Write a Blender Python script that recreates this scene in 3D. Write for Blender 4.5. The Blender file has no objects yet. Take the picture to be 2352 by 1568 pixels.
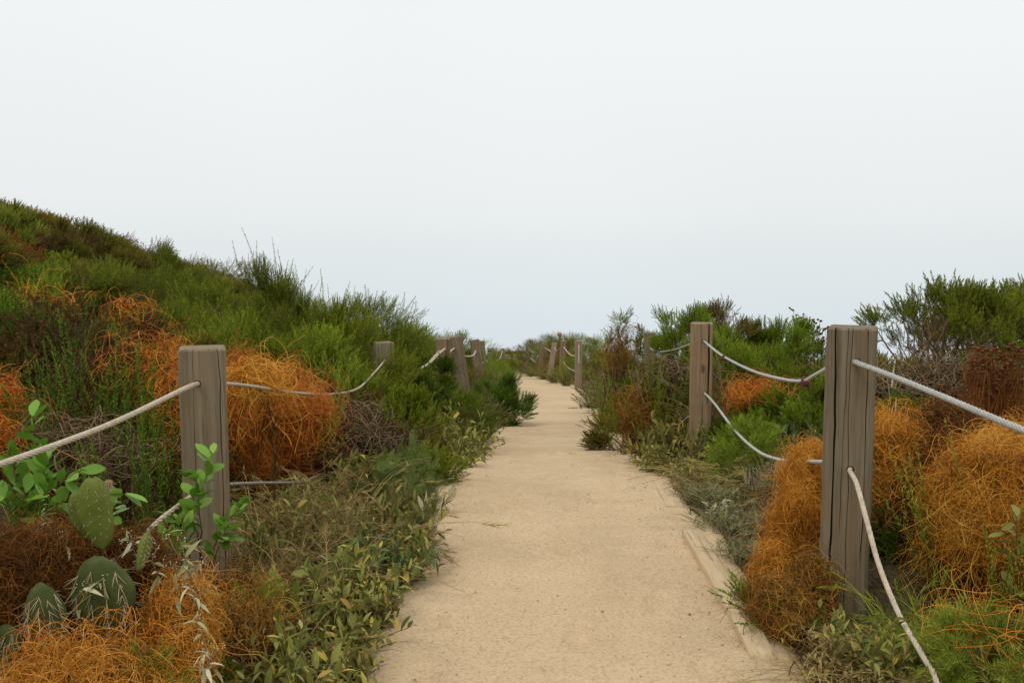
import bpy, math, random
import numpy as np
from mathutils import Vector

scene = bpy.context.scene
COL = scene.collection
# ------------------------------------------------------------------ camera, world, sun, exposure
W, H, F = 2352., 1568., 2287.            # the picture's pixel frame used for sighting, focal length in those pixels
HOR = 560.
TH = math.atan((784 - HOR) / F)
CAMZ = 1.25
ct, st = math.cos(TH), math.sin(TH)
cam = bpy.data.cameras.new('camera')
cam.sensor_width = 36.0
cam.lens = 36.0 * F / W
cam.clip_end = 60000.0
cam.clip_start = 0.05
camo = bpy.data.objects.new('camera', cam)
camo.location = (0, 0, CAMZ)
camo.rotation_euler = (math.pi / 2 - TH, 0, 0)
COL.objects.link(camo)
scene.camera = camo

SUN_EL, SUN_AZ = math.radians(58), math.radians(215)
world = bpy.data.worlds.new('World')
scene.world = world
world.use_nodes = True
nt = world.node_tree
nt.nodes.clear()
wo = nt.nodes.new('ShaderNodeOutputWorld')
sky = nt.nodes.new('ShaderNodeTexSky')
sky.sky_type = 'NISHITA'
sky.sun_disc = False
sky.sun_elevation = SUN_EL
sky.sun_rotation = SUN_AZ
sky.dust_density = 6.0
bg1 = nt.nodes.new('ShaderNodeBackground')
bg1.inputs['Strength'].default_value = 0.06
nt.links.new(sky.outputs[0], bg1.inputs['Color'])
bg2 = nt.nodes.new('ShaderNodeBackground')      # the fog deck that covers the sky
bg2.inputs['Strength'].default_value = 1.0
tc = nt.nodes.new('ShaderNodeTexCoord')
sx = nt.nodes.new('ShaderNodeSeparateXYZ')
nt.links.new(tc.outputs['Generated'], sx.inputs[0])
sh = nt.nodes.new('ShaderNodeMath')
sh.operation = 'ADD'
sh.inputs[1].default_value = 0.15
nt.links.new(sx.outputs['Z'], sh.inputs[0])
rp = nt.nodes.new('ShaderNodeValToRGB')         # fog is a little bluer and darker down over the water
for k, (p, c) in enumerate([(0.03, (.70, .785, .835)), (0.12, (.79, .85, .87)), (0.20, (.885, .915, .915)), (0.36, (.93, .955, .955))]):
    if k > 1:
        rp.color_ramp.elements.new(p)
    rp.color_ramp.elements[k].position = p
    rp.color_ramp.elements[k].color = (*c, 1)
nt.links.new(sh.outputs[0], rp.inputs[0])
nz = nt.nodes.new('ShaderNodeTexNoise')
nz.inputs['Scale'].default_value = 1.6
nz.inputs['Detail'].default_value = 2.0
nt.links.new(tc.outputs['Generated'], nz.inputs['Vector'])
nm = nt.nodes.new('ShaderNodeMapRange')
nm.inputs['From Min'].default_value = 0.3
nm.inputs['From Max'].default_value = 0.7
nm.inputs['To Min'].default_value = 0.955
nm.inputs['To Max'].default_value = 1.02
nt.links.new(nz.outputs['Fac'], nm.inputs['Value'])
mu = nt.nodes.new('ShaderNodeVectorMath')
mu.operation = 'SCALE'
nt.links.new(rp.outputs[0], mu.inputs[0])
nt.links.new(nm.outputs[0], mu.inputs['Scale'])
nt.links.new(mu.outputs[0], bg2.inputs['Color'])
mx = nt.nodes.new('ShaderNodeMixShader')
mx.inputs[0].default_value = 0.95
nt.links.new(bg1.outputs[0], mx.inputs[1])
nt.links.new(bg2.outputs[0], mx.inputs[2])
nt.links.new(mx.outputs[0], wo.inputs[0])

sun = bpy.data.lights.new('sun', 'SUN')
sun.energy = 1.1
sun.angle = math.radians(25)
sun.color = (1.0, 0.95, 0.86)
suno = bpy.data.objects.new('sun', sun)
suno.rotation_euler = (math.pi / 2 - SUN_EL, 0, math.pi - SUN_AZ)
suno.location = (0, 0, 30)
COL.objects.link(suno)

scene.view_settings.view_transform = 'Standard'
scene.view_settings.look = 'None'
scene.view_settings.exposure = 0.0
scene.view_settings.gamma = 1.0
try:
    scene.cycles.max_bounces = 6
    scene.cycles.diffuse_bounces = 2
    scene.cycles.transmission_bounces = 4
    scene.cycles.transparent_max_bounces = 4
    scene.cycles.volume_bounces = 0
except Exception:
    pass


# ------------------------------------------------------------------ sighting and terrain
def P(px, py, d):
    x = (px - W / 2) * d / F
    yc = (H / 2 - py) * d / F
    return np.array([x, d * ct + yc * st, CAMZ + yc * ct - d * st])


rows = [(1568, 862, 1768, 2.75), (1440, 925, 1692, 3.25), (1300, 975, 1614, 3.8), (1200, 1000, 1556, 4.4), (1100, 1025, 1500, 5.5),
        (1030, 1095, 1425, 8.3), (1000, 1130, 1400, 10.2), (950, 1180, 1375, 13.2), (900, 1203, 1328, 20), (870, 1195, 1285, 30),
        (855, 1170, 1240, 38), (845, 1140, 1190, 47)]
_pl = np.array([P(l, py, d) for py, l, r, d in rows])
_pr = np.array([P(r, py, d) for py, l, r, d in rows])
yy = np.arange(-12, 130, .25)
ey = np.concatenate([[-12, 1], _pl[:, 1], [62, 75, 130]])


def smooth(a, k=13):
    w = np.hanning(k + 2)[1:-1]
    w /= w.sum()
    return np.convolve(np.pad(a, k // 2, mode='edge'), w, 'valid')


GZ = smooth(np.interp(yy, ey, [.03, .03] + list(_pl[:, 2]) + [-6.2, -9.5, -45]))
GL = smooth(np.interp(yy, ey, [-.42, -.40] + list(_pl[:, 0]) + [-2.5, -4.5, -12]))
GR = smooth(np.interp(yy, ey, [.70, .71] + list(_pr[:, 0]) + [-1.5, -3.5, -11]))


def sst(a, b, x):
    t = np.clip((x - a) / (b - a), 0, 1)
    return t * t * (3 - 2 * t)


def vnoise(x, y, s=0.0):
    x = np.asarray(x, float)
    y = np.asarray(y, float)
    xi, yi = np.floor(x), np.floor(y)
    fx, fy = x - xi, y - yi
    fx, fy = fx * fx * (3 - 2 * fx), fy * fy * (3 - 2 * fy)

    def h(a, b):
        v = np.sin(a * 127.1 + b * 311.7 + s * 74.7) * 43758.5453
        return v - np.floor(v)
    return (h(xi, yi) * (1 - fx) + h(xi + 1, yi) * fx) * (1 - fy) + (h(xi, yi + 1) * (1 - fx) + h(xi + 1, yi + 1) * fx) * fy - .5


def base_z(Y):
    return np.interp(Y, yy, GZ)


def path_l(Y):
    return np.interp(Y, yy, GL)


def path_r(Y):
    return np.interp(Y, yy, GR)


def ter(X, Y):
    X = np.asarray(X, float)
    Y = np.asarray(Y, float)
    u = path_l(Y) - X
    v = X - path_r(Y)
    uu = np.clip(u - 1.2, 0, None)
    b = 7.5 * (1 - np.exp(-.55 / 7.5 * uu)) * (1 - sst(18, 46, Y))
    off = np.clip(np.maximum(u, v) - .3, 0, 1)
    rough = off * (.16 * vnoise(X * .8, Y * .8, 1) + .38 * vnoise(X * .30, Y * .30, 2) * np.clip(off * np.maximum(u, v) * .3, 0, 1))
    drop = -.10 * np.clip(v - 7, 0, None) - .25 * np.clip(v - 22, 0, None)
    return base_z(Y) + b + rough + drop


# ------------------------------------------------------------------ mesh tools
class Geo:
    def __init__(s):
        s.v, s.f, s.t, s.n = [], [], [], 0

    def add(s, V, faces, tint=0.5):
        V = np.asarray(V, float).reshape(-1, 3)
        for f in (faces if isinstance(faces, list) else [faces]):
            if len(f):
                s.f.append(np.asarray(f, int) + s.n)
        s.v.append(V)
        s.t.append(np.broadcast_to(np.asarray(tint, float), (len(V),)).copy())
        s.n += len(V)

    def merge(s, o, M=np.eye(3), off=(0, 0, 0)):
        for f in o.f:
            s.f.append(f + s.n)
        s.v.append(np.concatenate(o.v) @ np.asarray(M).T + np.asarray(off))
        s.t.append(np.concatenate(o.t))
        s.n += o.n

    def mesh(s, name, smooth_faces=False):
        me = bpy.data.meshes.new(name)
        if not s.n:
            return me
        V = np.concatenate(s.v)
        me.vertices.add(len(V))
        me.vertices.foreach_set('co', V.astype(np.float32).ravel())
        li = np.concatenate([f.ravel() for f in s.f]).astype(np.int32)
        lens = np.concatenate([np.full(len(f), f.shape[1]) for f in s.f])
        me.loops.add(len(li))
        me.loops.foreach_set('vertex_index', li)
        me.polygons.add(len(lens))
        me.polygons.foreach_set('loop_start', np.concatenate([[0], np.cumsum(lens)[:-1]]).astype(np.int32))
        if smooth_faces:
            me.polygons.foreach_set('use_smooth', np.ones(len(lens), bool))
        a = me.attributes.new('tint', 'FLOAT', 'POINT')
        a.data.foreach_set('value', np.concatenate(s.t).astype(np.float32))
        me.update(calc_edges=True)
        return me


def norm(a):
    return a / np.maximum(np.linalg.norm(a, axis=-1, keepdims=True), 1e-9)


def tubes(G, Pts, R, sides=3, tint=.5):
    """Pts (K,n,3) polylines with radii R (K,n) -> open tubes"""
    Pts = np.asarray(Pts, float)
    if Pts.ndim == 2:
        Pts = Pts[None]
    K, n, _ = Pts.shape
    R = np.broadcast_to(np.asarray(R, float), (K, n))
    T = norm(np.gradient(Pts, axis=1))
    mean = norm(T.mean(1))
    ref = np.where(np.abs(mean[:, 2:3]) > .8, np.array([[1., 0, 0]]), np.array([[0, 0, 1.]]))
    N = norm(np.cross(T, ref[:, None, :]))
    B = np.cross(T, N)
    a = np.arange(sides) * 2 * np.pi / sides
    V = Pts[:, :, None, :] + R[:, :, None, None] * (np.cos(a)[None, None, :, None] * N[:, :, None, :] + np.sin(a)[None, None, :, None] * B[:, :, None, :])
    idx = np.arange(K * n * sides).reshape(K, n, sides)
    A = idx[:, :-1, :]
    D = idx[:, 1:, :]
    q = np.stack([A, np.roll(A, -1, 2), np.roll(D, -1, 2), D], -1).reshape(-1, 4)
    tint = np.asarray(tint, float)
    if tint.ndim == 1 and len(tint) == K:
        tint = np.repeat(tint, n * sides)
    elif tint.ndim == 2:
        tint = np.repeat(tint.ravel(), sides)
    G.add(V.reshape(-1, 3), q, tint)


def scatter(G, tmpl, pos, basis, scale=1.0, tint=0.0):
    """tmpl=(V,F,T); copies at pos (K,3) with basis (K,3,3; columns are the axes)"""
    V, Fq, T = tmpl
    K = len(pos)
    if K == 0:
        return
    scale = np.broadcast_to(np.asarray(scale, float), (K,))
    tint = np.broadcast_to(np.asarray(tint, float), (K,))
    out = np.einsum('kij,vj->kvi', basis * scale[:, None, None], V) + pos[:, None, :]
    n = len(V)
    off = (np.arange(K) * n)[:, None, None]
    fs = [(f[None] + off).reshape(-1, f.shape[1]) for f in Fq]
    G.add(out.reshape(-1, 3), fs, (T[None] + tint[:, None]).ravel())


def frame(d, rng):
    """basis with z along d and a random roll"""
    d = norm(np.asarray(d, float))
    r = rng.normal(size=d.shape)
    x = norm(r - (r * d).sum(-1, keepdims=True) * d)
    y = np.cross(d, x)
    return np.stack([x, y, d], -1)


def frame_up(d, rng, jitter=.3):
    """basis with y along d and z near world up (for flat leaves)"""
    d = norm(np.asarray(d, float))
    up = np.array([0, 0, 1.]) + rng.normal(size=d.shape) * jitter
    z = norm(up - (up * d).sum(-1, keepdims=True) * d)
    x = np.cross(d, z)
    return np.stack([x, d, z], -1)


def link(name, me, mat, parent=None):
    o = bpy.data.objects.new(name, me)
    COL.objects.link(o)
    if mat is not None and not me.materials:
        me.materials.append(mat)
    if parent is not None:
        o.parent = parent
    return o


def tag(o, label=None, cat=None, group=None, kind=None):
    if label:
        o['label'] = label
    if cat:
        o['category'] = cat
    if group:
        o['group'] = group
    if kind:
        o['kind'] = kind
    return o


def thing(name, label, cat, loc=(0, 0, 0), rotz=0.0, group=None):
    o = bpy.data.objects.new(name, None)
    o.empty_display_size = .1
    COL.objects.link(o)
    o.location = [float(c) for c in loc]
    o.rotation_euler = (0, 0, rotz)
    return tag(o, label, cat, group)


# ------------------------------------------------------------------ materials
def new_mat(name):
    m = bpy.data.materials.new(name)
    m.use_nodes = True
    m.node_tree.nodes.clear()
    return m, m.node_tree.nodes, m.node_tree.links


def ramp(nodes, stops):
    r = nodes.new('ShaderNodeValToRGB')
    el = r.color_ramp.elements
    while len(el) < len(stops):
        el.new(.5)
    for k, (p, c) in enumerate(stops):
        el[k].position = p
        el[k].color = (*c, 1)
    return r


def leaf_mat(name, stops, rough=.55, trans=.25, hue=.012, val=.22, patch=0.0, patch_scale=3.0, spec=.12):
    m, N, L = new_mat(name)
    out = N.new('ShaderNodeOutputMaterial')
    at = N.new('ShaderNodeAttribute')
    at.attribute_name = 'tint'
    fac = at.outputs['Fac']
    oi = N.new('ShaderNodeObjectInfo')
    if patch:
        g = N.new('ShaderNodeNewGeometry')
        nz = N.new('ShaderNodeTexNoise')
        nz.inputs['Scale'].default_value = patch_scale
        nz.inputs['Detail'].default_value = 3
        L.new(g.outputs['Position'], nz.inputs['Vector'])
        s = N.new('ShaderNodeMath')
        s.operation = 'MULTIPLY_ADD'
        L.new(nz.outputs['Fac'], s.inputs[0])
        s.inputs[1].default_value = patch
        s.inputs[2].default_value = -patch * .5
        a = N.new('ShaderNodeMath')
        a.operation = 'ADD'
        a.use_clamp = True
        L.new(fac, a.inputs[0])
        L.new(s.outputs[0], a.inputs[1])
        fac = a.outputs[0]
    r = ramp(N, stops)
    L.new(fac, r.inputs[0])
    hs = N.new('ShaderNodeHueSaturation')
    L.new(r.outputs[0], hs.inputs['Color'])
    for sock, lo, hi in (('Hue', .5 - hue, .5 + hue), ('Value', 1 - val, 1 + val)):
        mr = N.new('ShaderNodeMapRange')
        mr.inputs['To Min'].default_value = lo
        mr.inputs['To Max'].default_value = hi
        L.new(oi.outputs['Random'], mr.inputs['Value'])
        L.new(mr.outputs[0], hs.inputs[sock])
    b = N.new('ShaderNodeBsdfPrincipled')
    b.inputs['Roughness'].default_value = rough
    b.inputs['Specular IOR Level'].default_value = spec
    L.new(hs.outputs[0], b.inputs['Base Color'])
    if trans > 0:
        t = N.new('ShaderNodeBsdfTranslucent')
        L.new(hs.outputs[0], t.inputs['Color'])
        mix = N.new('ShaderNodeMixShader')
        mix.inputs[0].default_value = trans
        L.new(b.outputs[0], mix.inputs[1])
        L.new(t.outputs[0], mix.inputs[2])
        L.new(mix.outputs[0], out.inputs[0])
    else:
        L.new(b.outputs[0], out.inputs[0])
    return m


M = {}
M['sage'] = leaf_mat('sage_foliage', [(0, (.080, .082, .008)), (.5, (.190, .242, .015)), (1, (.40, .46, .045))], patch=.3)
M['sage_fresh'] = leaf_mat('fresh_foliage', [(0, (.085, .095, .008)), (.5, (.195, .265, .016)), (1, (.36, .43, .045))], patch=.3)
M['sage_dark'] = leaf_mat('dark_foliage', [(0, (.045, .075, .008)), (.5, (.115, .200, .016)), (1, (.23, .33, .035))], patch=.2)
M['sage_olive'] = leaf_mat('olive_foliage', [(0, (.095, .070, .013)), (.5, (.21, .18, .024)), (1, (.36, .31, .05))], patch=.4)
M['sage_brown'] = leaf_mat('withered_foliage', [(0, (.062, .034, .010)), (.5, (.132, .073, .020)), (1, (.23, .14, .036))], trans=.1, patch=.3)
M['rust'] = leaf_mat('rust_foliage', [(0, (.13, .045, .010)), (.5, (.26, .10, .020)), (1, (.42, .18, .035))], trans=.1, patch=.3)
M['blue'] = leaf_mat('bluegreen_foliage', [(0, (.065, .088, .020)), (.5, (.145, .195, .046)), (1, (.27, .32, .10))], patch=.2)
M['fennel'] = leaf_mat('fennel_foliage', [(0, (.10, .13, .010)), (.5, (.25, .34, .028)), (1, (.42, .52, .07))], patch=.2)
M['lime'] = leaf_mat('lime_foliage', [(0, (.10, .11, .012)), (.5, (.22, .25, .03)), (1, (.42, .42, .06))], patch=.3)
M['broad'] = leaf_mat('broad_leaves', [(0, (.080, .085, .016)), (.45, (.19, .20, .042)), (.75, (.33, .32, .09)), (.88, (.55, .44, .08)), (1, (.42, .24, .09))], rough=.45, patch=.2)
M['broad_dark'] = leaf_mat('dark_broad_leaves', [(0, (.040, .065, .020)), (.5, (.095, .155, .050)), (1, (.20, .27, .12))], rough=.45)
M['berry'] = leaf_mat('glossy_leaves', [(0, (.07, .135, .014)), (.5, (.175, .305, .034)), (1, (.34, .46, .09))], rough=.4, spec=.3, trans=.2)
M['white'] = leaf_mat('white_leaves', [(0, (.30, .29, .17)), (.5, (.50, .48, .34)), (1, (.72, .68, .52))], trans=.2, hue=.01, val=.08)
M['pale'] = leaf_mat('pale_leaves', [(0, (.17, .18, .06)), (.35, (.34, .34, .16)), (.7, (.56, .53, .33)), (1, (.74, .70, .50))], trans=.2, hue=.01, val=.08)
M['grass'] = leaf_mat('dry_blades', [(0, (.14, .085, .03)), (.35, (.31, .21, .075)), (.7, (.46, .34, .14)), (1, (.30, .29, .07))], trans=.2, val=.12, patch=.4)
M['greygreen'] = leaf_mat('grey_green_blades', [(0, (.12, .12, .04)), (.5, (.26, .26, .11)), (1, (.44, .39, .20))], trans=.2, val=.12, patch=.3)
M['dodder'] = leaf_mat('dodder_strands', [(0, (.17, .045, .008)), (.3, (.60, .165, .020)), (.65, (.93, .34, .045)), (1, (.96, .52, .10))], rough=.4, trans=.3, hue=.006, val=.1, patch=1.1, patch_scale=5)
M['dodder_gold'] = leaf_mat('golden_dodder_strands', [(0, (.15, .05, .009)), (.3, (.60, .235, .024)), (.65, (.95, .45, .055)), (1, (.97, .63, .14))], rough=.4, trans=.3, hue=.006, val=.1, patch=1.1, patch_scale=5)
M['dodder_old'] = leaf_mat('old_dodder_strands', [(0, (.075, .030, .011)), (.4, (.22, .088, .018)), (.75, (.48, .21, .038)), (1, (.66, .40, .08))], rough=.5, trans=.2, hue=.006, val=.1, patch=1.0, patch_scale=6)
M['twig'] = leaf_mat('twig_bark', [(0, (.065, .040, .018)), (.5, (.165, .105, .052)), (1, (.34, .245, .145))], rough=.9, trans=0, hue=.004, val=.2)
M['redstem'] = leaf_mat('red_stems', [(0, (.10, .03, .02)), (1, (.22, .07, .05))], rough=.6, trans=0)
M['head'] = leaf_mat('dried_heads', [(0, (.08, .032, .013)), (1, (.22, .095, .03))], rough=.9, trans=0)
M['spine'] = leaf_mat('spines', [(0, (.36, .26, .15)), (1, (.60, .50, .34))], rough=.5, trans=0, hue=.0, val=.05)


def pos_nodes(N, L, scale=(1, 1, 1), obj=True):
    tcn = N.new('ShaderNodeTexCoord')
    mp = N.new('ShaderNodeMapping')
    mp.inputs['Scale'].default_value = scale
    L.new(tcn.outputs['Object'], mp.inputs['Vector'])
    return mp.outputs[0]


def noise(N, L, vec, scale, detail=4, rough=.55):
    n = N.new('ShaderNodeTexNoise')
    n.inputs['Scale'].default_value = scale
    n.inputs['Detail'].default_value = detail
    n.inputs['Roughness'].default_value = rough
    L.new(vec, n.inputs['Vector'])
    return n.outputs['Fac']


def mixc(N, L, fac, a, b, mode='MIX'):
    m = N.new('ShaderNodeMix')
    m.data_type = 'RGBA'
    m.blend_type = mode
    if hasattr(fac, 'links') or not isinstance(fac, (int, float)):
        L.new(fac, m.inputs[0])
    else:
        m.inputs[0].default_value = fac
    for k, c in ((6, a), (7, b)):
        if isinstance(c, tuple):
            m.inputs[k].default_value = (*c, 1)
        else:
            L.new(c, m.inputs[k])
    return m.outputs[2]


def sand_mat():
    m, N, L = new_mat('path_sand')
    out = N.new('ShaderNodeOutputMaterial')
    b = N.new('ShaderNodeBsdfPrincipled')
    b.inputs['Roughness'].default_value = .95
    b.inputs['Specular IOR Level'].default_value = .15
    v = pos_nodes(N, L)
    big = noise(N, L, v, 1.1, 5, .6)
    r1 = ramp(N, [(.28, (.475, .345, .205)), (.5, (.570, .418, .254)), (.75, (.63, .475, .298))])
    L.new(big, r1.inputs[0])
    fine = noise(N, L, v, 90, 3, .7)
    r2 = ramp(N, [(.32, (.72, .70, .68)), (.5, (1, 1, 1)), (.72, (1.10, 1.10, 1.10))])
    L.new(fine, r2.inputs[0])
    c = mixc(N, L, 1.0, r1.outputs[0], r2.outputs[0], 'MULTIPLY')
    r5 = ramp(N, [(.30, (.92, .91, .90)), (.5, (1, 1, 1)), (.72, (1.04, 1.04, 1.04))])
    L.new(noise(N, L, v, 4.2, 6, .7), r5.inputs[0])
    c = mixc(N, L, 1.0, c, r5.outputs[0], 'MULTIPLY')
    vo = N.new('ShaderNodeTexVoronoi')
    vo.inputs['Scale'].default_value = 55
    L.new(v, vo.inputs['Vector'])
    r3 = ramp(N, [(.0, (1, 1, 1)), (.10, (.9, .9, .9)), (.16, (0, 0, 0))])
    L.new(vo.outputs['Distance'], r3.inputs[0])
    sep = N.new('ShaderNodeSeparateColor')
    L.new(vo.outputs['Color'], sep.inputs[0])
    gt = N.new('ShaderNodeMath')
    gt.operation = 'GREATER_THAN'
    gt.inputs[1].default_value = .72
    L.new(sep.outputs[0], gt.inputs[0])
    ml = N.new('ShaderNodeMath')
    ml.operation = 'MULTIPLY'
    L.new(r3.outputs[0], ml.inputs[0])
    L.new(gt.outputs[0], ml.inputs[1])
    ml2 = N.new('ShaderNodeMath')
    ml2.operation = 'MULTIPLY'
    ml2.inputs[1].default_value = .26
    L.new(ml.outputs[0], ml2.inputs[0])
    c = mixc(N, L, ml2.outputs[0], c, (.20, .13, .075))
    L.new(c, b.inputs['Base Color'])
    bp = N.new('ShaderNodeBump')
    bp.inputs['Strength'].default_value = .55
    bp.inputs['Distance'].default_value = .006
    f2 = noise(N, L, v, 45, 6, .75)
    L.new(f2, bp.inputs['Height'])
    L.new(bp.outputs[0], b.inputs['Normal'])
    L.new(b.outputs[0], out.inputs[0])
    return m


def soil_mat():
    m, N, L = new_mat('soil')
    out = N.new('ShaderNodeOutputMaterial')
    b = N.new('ShaderNodeBsdfPrincipled')
    b.inputs['Roughness'].default_value = 1.0
    b.inputs['Specular IOR Level'].default_value = .1
    v = pos_nodes(N, L)
    r1 = ramp(N, [(.3, (.055, .038, .020)), (.5, (.11, .078, .04)), (.7, (.10, .10, .035))])
    L.new(noise(N, L, v, 1.7, 6, .65), r1.inputs[0])
    r2 = ramp(N, [(.3, (.5, .5, .5)), (.7, (1.3, 1.3, 1.3))])
    L.new(noise(N, L, v, 35, 4, .7), r2.inputs[0])
    L.new(mixc(N, L, 1.0, r1.outputs[0], r2.outputs[0], 'MULTIPLY'), b.inputs['Base Color'])
    bp = N.new('ShaderNodeBump')
    bp.inputs['Strength'].default_value = .8
    bp.inputs['Distance'].default_value = .03
    L.new(noise(N, L, v, 18, 6, .7), bp.inputs['Height'])
    L.new(bp.outputs[0], b.inputs['Normal'])
    L.new(b.outputs[0], out.inputs[0])
    return m


def wood_mat(name, dark, mid, light, warm, grain=60):
    m, N, L = new_mat(name)
    out = N.new('ShaderNodeOutputMaterial')
    b = N.new('ShaderNodeBsdfPrincipled')
    b.inputs['Roughness'].default_value = .85
    b.inputs['Specular IOR Level'].default_value = .2
    oi = N.new('ShaderNodeObjectInfo')
    tcn = N.new('ShaderNodeTexCoord')
    off = N.new('ShaderNodeVectorMath')
    off.operation = 'MULTIPLY_ADD'
    cmb = N.new('ShaderNodeCombineXYZ')
    for k in range(3):
        L.new(oi.outputs['Random'], cmb.inputs[k])
    L.new(cmb.outputs[0], off.inputs[0])
    off.inputs[1].default_value = (37, 53, 71)
    L.new(tcn.outputs['Object'], off.inputs[2])
    # a slow wander so that the grain is not ruler-straight
    mpw = N.new('ShaderNodeMapping')
    mpw.inputs['Scale'].default_value = (3, 3, 2.2)
    L.new(off.outputs[0], mpw.inputs['Vector'])
    wn = N.new('ShaderNodeTexNoise')
    wn.inputs['Scale'].default_value = 1.5
    L.new(mpw.outputs[0], wn.inputs['Vector'])
    wa = N.new('ShaderNodeVectorMath')
    wa.operation = 'MULTIPLY_ADD'
    L.new(wn.outputs['Color'], wa.inputs[0])
    wa.inputs[1].default_value = (.03, .03, .0)
    L.new(off.outputs[0], wa.inputs[2])
    mp = N.new('ShaderNodeMapping')
    mp.inputs['Scale'].default_value = (1, 1, .025)
    L.new(wa.outputs[0], mp.inputs['Vector'])
    g1 = noise(N, L, mp.outputs[0], grain, 5, .6)
    r1 = ramp(N, [(.28, dark), (.48, mid), (.72, light)])
    L.new(g1, r1.inputs[0])
    mp2 = N.new('ShaderNodeMapping')
    mp2.inputs['Scale'].default_value = (1, 1, .18)
    L.new(off.outputs[0], mp2.inputs['Vector'])
    g2 = noise(N, L, mp2.outputs[0], 14, 4, .6)
    r2 = ramp(N, [(.42, (0, 0, 0)), (.62, (1, 1, 1))])
    L.new(g2, r2.inputs[0])
    c = mixc(N, L, r2.outputs[0], r1.outputs[0], mixc(N, L, .55, r1.outputs[0], warm))
    # thin dark grain lines
    mp3 = N.new('ShaderNodeMapping')
    mp3.inputs['Scale'].default_value = (1, 1, .012)
    L.new(wa.outputs[0], mp3.inputs['Vector'])
    g3 = noise(N, L, mp3.outputs[0], 130, 2, .5)
    r3 = ramp(N, [(.30, (.45, .42, .40)), (.40, (1, 1, 1))])
    L.new(g3, r3.inputs[0])
    c = mixc(N, L, .8, c, mixc(N, L, 1.0, c, r3.outputs[0], 'MULTIPLY'))
    # knots
    mp4 = N.new('ShaderNodeMapping')
    mp4.inputs['Scale'].default_value = (1, 1, .45)
    L.new(off.outputs[0], mp4.inputs['Vector'])
    vo = N.new('ShaderNodeTexVoronoi')
    vo.inputs['Scale'].default_value = 7.5
    L.new(mp4.outputs[0], vo.inputs['Vector'])
    r4 = ramp(N, [(.06, (1, 1, 1)), (.13, (0, 0, 0))])
    L.new(vo.outputs['Distance'], r4.inputs[0])
    c = mixc(N, L, r4.outputs[0], c, mixc(N, L, .7, c, (.05, .032, .02)))
    hs = N.new('ShaderNodeHueSaturation')
    mr = N.new('ShaderNodeMapRange')
    mr.inputs['To Min'].default_value = .85
    mr.inputs['To Max'].default_value = 1.12
    L.new(oi.outputs['Random'], mr.inputs['Value'])
    L.new(mr.outputs[0], hs.inputs['Value'])
    L.new(c, hs.inputs['Color'])
    L.new(hs.outputs[0], b.inputs['Base Color'])
    bp = N.new('ShaderNodeBump')
    bp.inputs['Strength'].default_value = .5
    bp.inputs['Distance'].default_value = .003
    L.new(g1, bp.inputs['Height'])
    L.new(bp.outputs[0], b.inputs['Normal'])
    L.new(b.outputs[0], out.inputs[0])
    return m


def plain_mat(name, col, rough=.6, metal=0.0, var=.25, scale=30, spec=.4):
    m, N, L = new_mat(name)
    out = N.new('ShaderNodeOutputMaterial')
    b = N.new('ShaderNodeBsdfPrincipled')
    b.inputs['Roughness'].default_value = rough
    b.inputs['Metallic'].default_value = metal
    b.inputs['Specular IOR Level'].default_value = spec
    v = pos_nodes(N, L)
    lo = tuple(c * (1 - var) for c in col)
    hi = tuple(min(1, c * (1 + var)) for c in col)
    r = ramp(N, [(.3, lo), (.7, hi)])
    L.new(noise(N, L, v, scale, 4, .6), r.inputs[0])
    L.new(r.outputs[0], b.inputs['Base Color'])
    L.new(b.outputs[0], out.inputs[0])
    return m


M['sand'] = sand_mat()
M['soil'] = soil_mat()
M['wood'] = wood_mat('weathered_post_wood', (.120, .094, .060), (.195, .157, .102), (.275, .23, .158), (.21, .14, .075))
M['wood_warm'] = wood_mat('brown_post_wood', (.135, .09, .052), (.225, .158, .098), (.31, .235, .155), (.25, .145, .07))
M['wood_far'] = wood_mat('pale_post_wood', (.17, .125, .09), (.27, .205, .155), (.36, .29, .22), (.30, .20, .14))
M['wood_red'] = plain_mat('red_brown_timber', (.20, .045, .030), .8)
M['timber'] = wood_mat('sandy_timber', (.50, .37, .215), (.57, .43, .26), (.64, .50, .32), (.56, .41, .235))
M['rope_w'] = plain_mat('galvanised_rope', (.42, .42, .39), .5, 0, .18, 60)
M['rope_c'] = plain_mat('cream_rope', (.55, .46, .35), .75, 0, .2, 60)
M['rope_dirty'] = plain_mat('weathered_rope', (.36, .32, .27), .8, 0, .25, 40)
M['rust_iron'] = plain_mat('rusted_iron', (.16, .055, .028), .8, .2, .4, 60)
M['clay'] = plain_mat('ball_paint', (.42, .19, .13), .7, 0, .1, 8)
M['cone'] = plain_mat('cone_plastic', (.80, .14, .03), .5, 0, .05, 8)
M['cone_white'] = plain_mat('cone_band', (.8, .8, .8), .5, 0, .05, 8)

# ------------------------------------------------------------------ ground, path, sea
xs = np.concatenate([-np.geomspace(1.6, 90, 90)[::-1], np.linspace(-1.5, 2.2, 38), np.geomspace(2.3, 90, 80)])
ys = np.concatenate([np.linspace(-12, 0, 24), np.linspace(.2, 12, 90), np.linspace(12.2, 50, 150), np.linspace(50.5, 128, 60)])
XX, YY = np.meshgrid(xs, ys)
ZZ = ter(XX, YY)
inside = np.minimum(XX - path_l(YY), path_r(YY) - XX)
ZZ = ZZ - .05 * sst(-.22, -.02, inside)
nx, ny = len(xs), len(ys)
idx = np.arange(nx * ny).reshape(ny, nx)
quads = np.stack([idx[:-1, :-1], idx[:-1, 1:], idx[1:, 1:], idx[1:, :-1]], -1).reshape(-1, 4)
G = Geo()
G.add(np.stack([XX, YY, ZZ], -1), quads)
tag(link('ground', G.mesh('ground', True), M['soil']), kind='structure')

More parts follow.
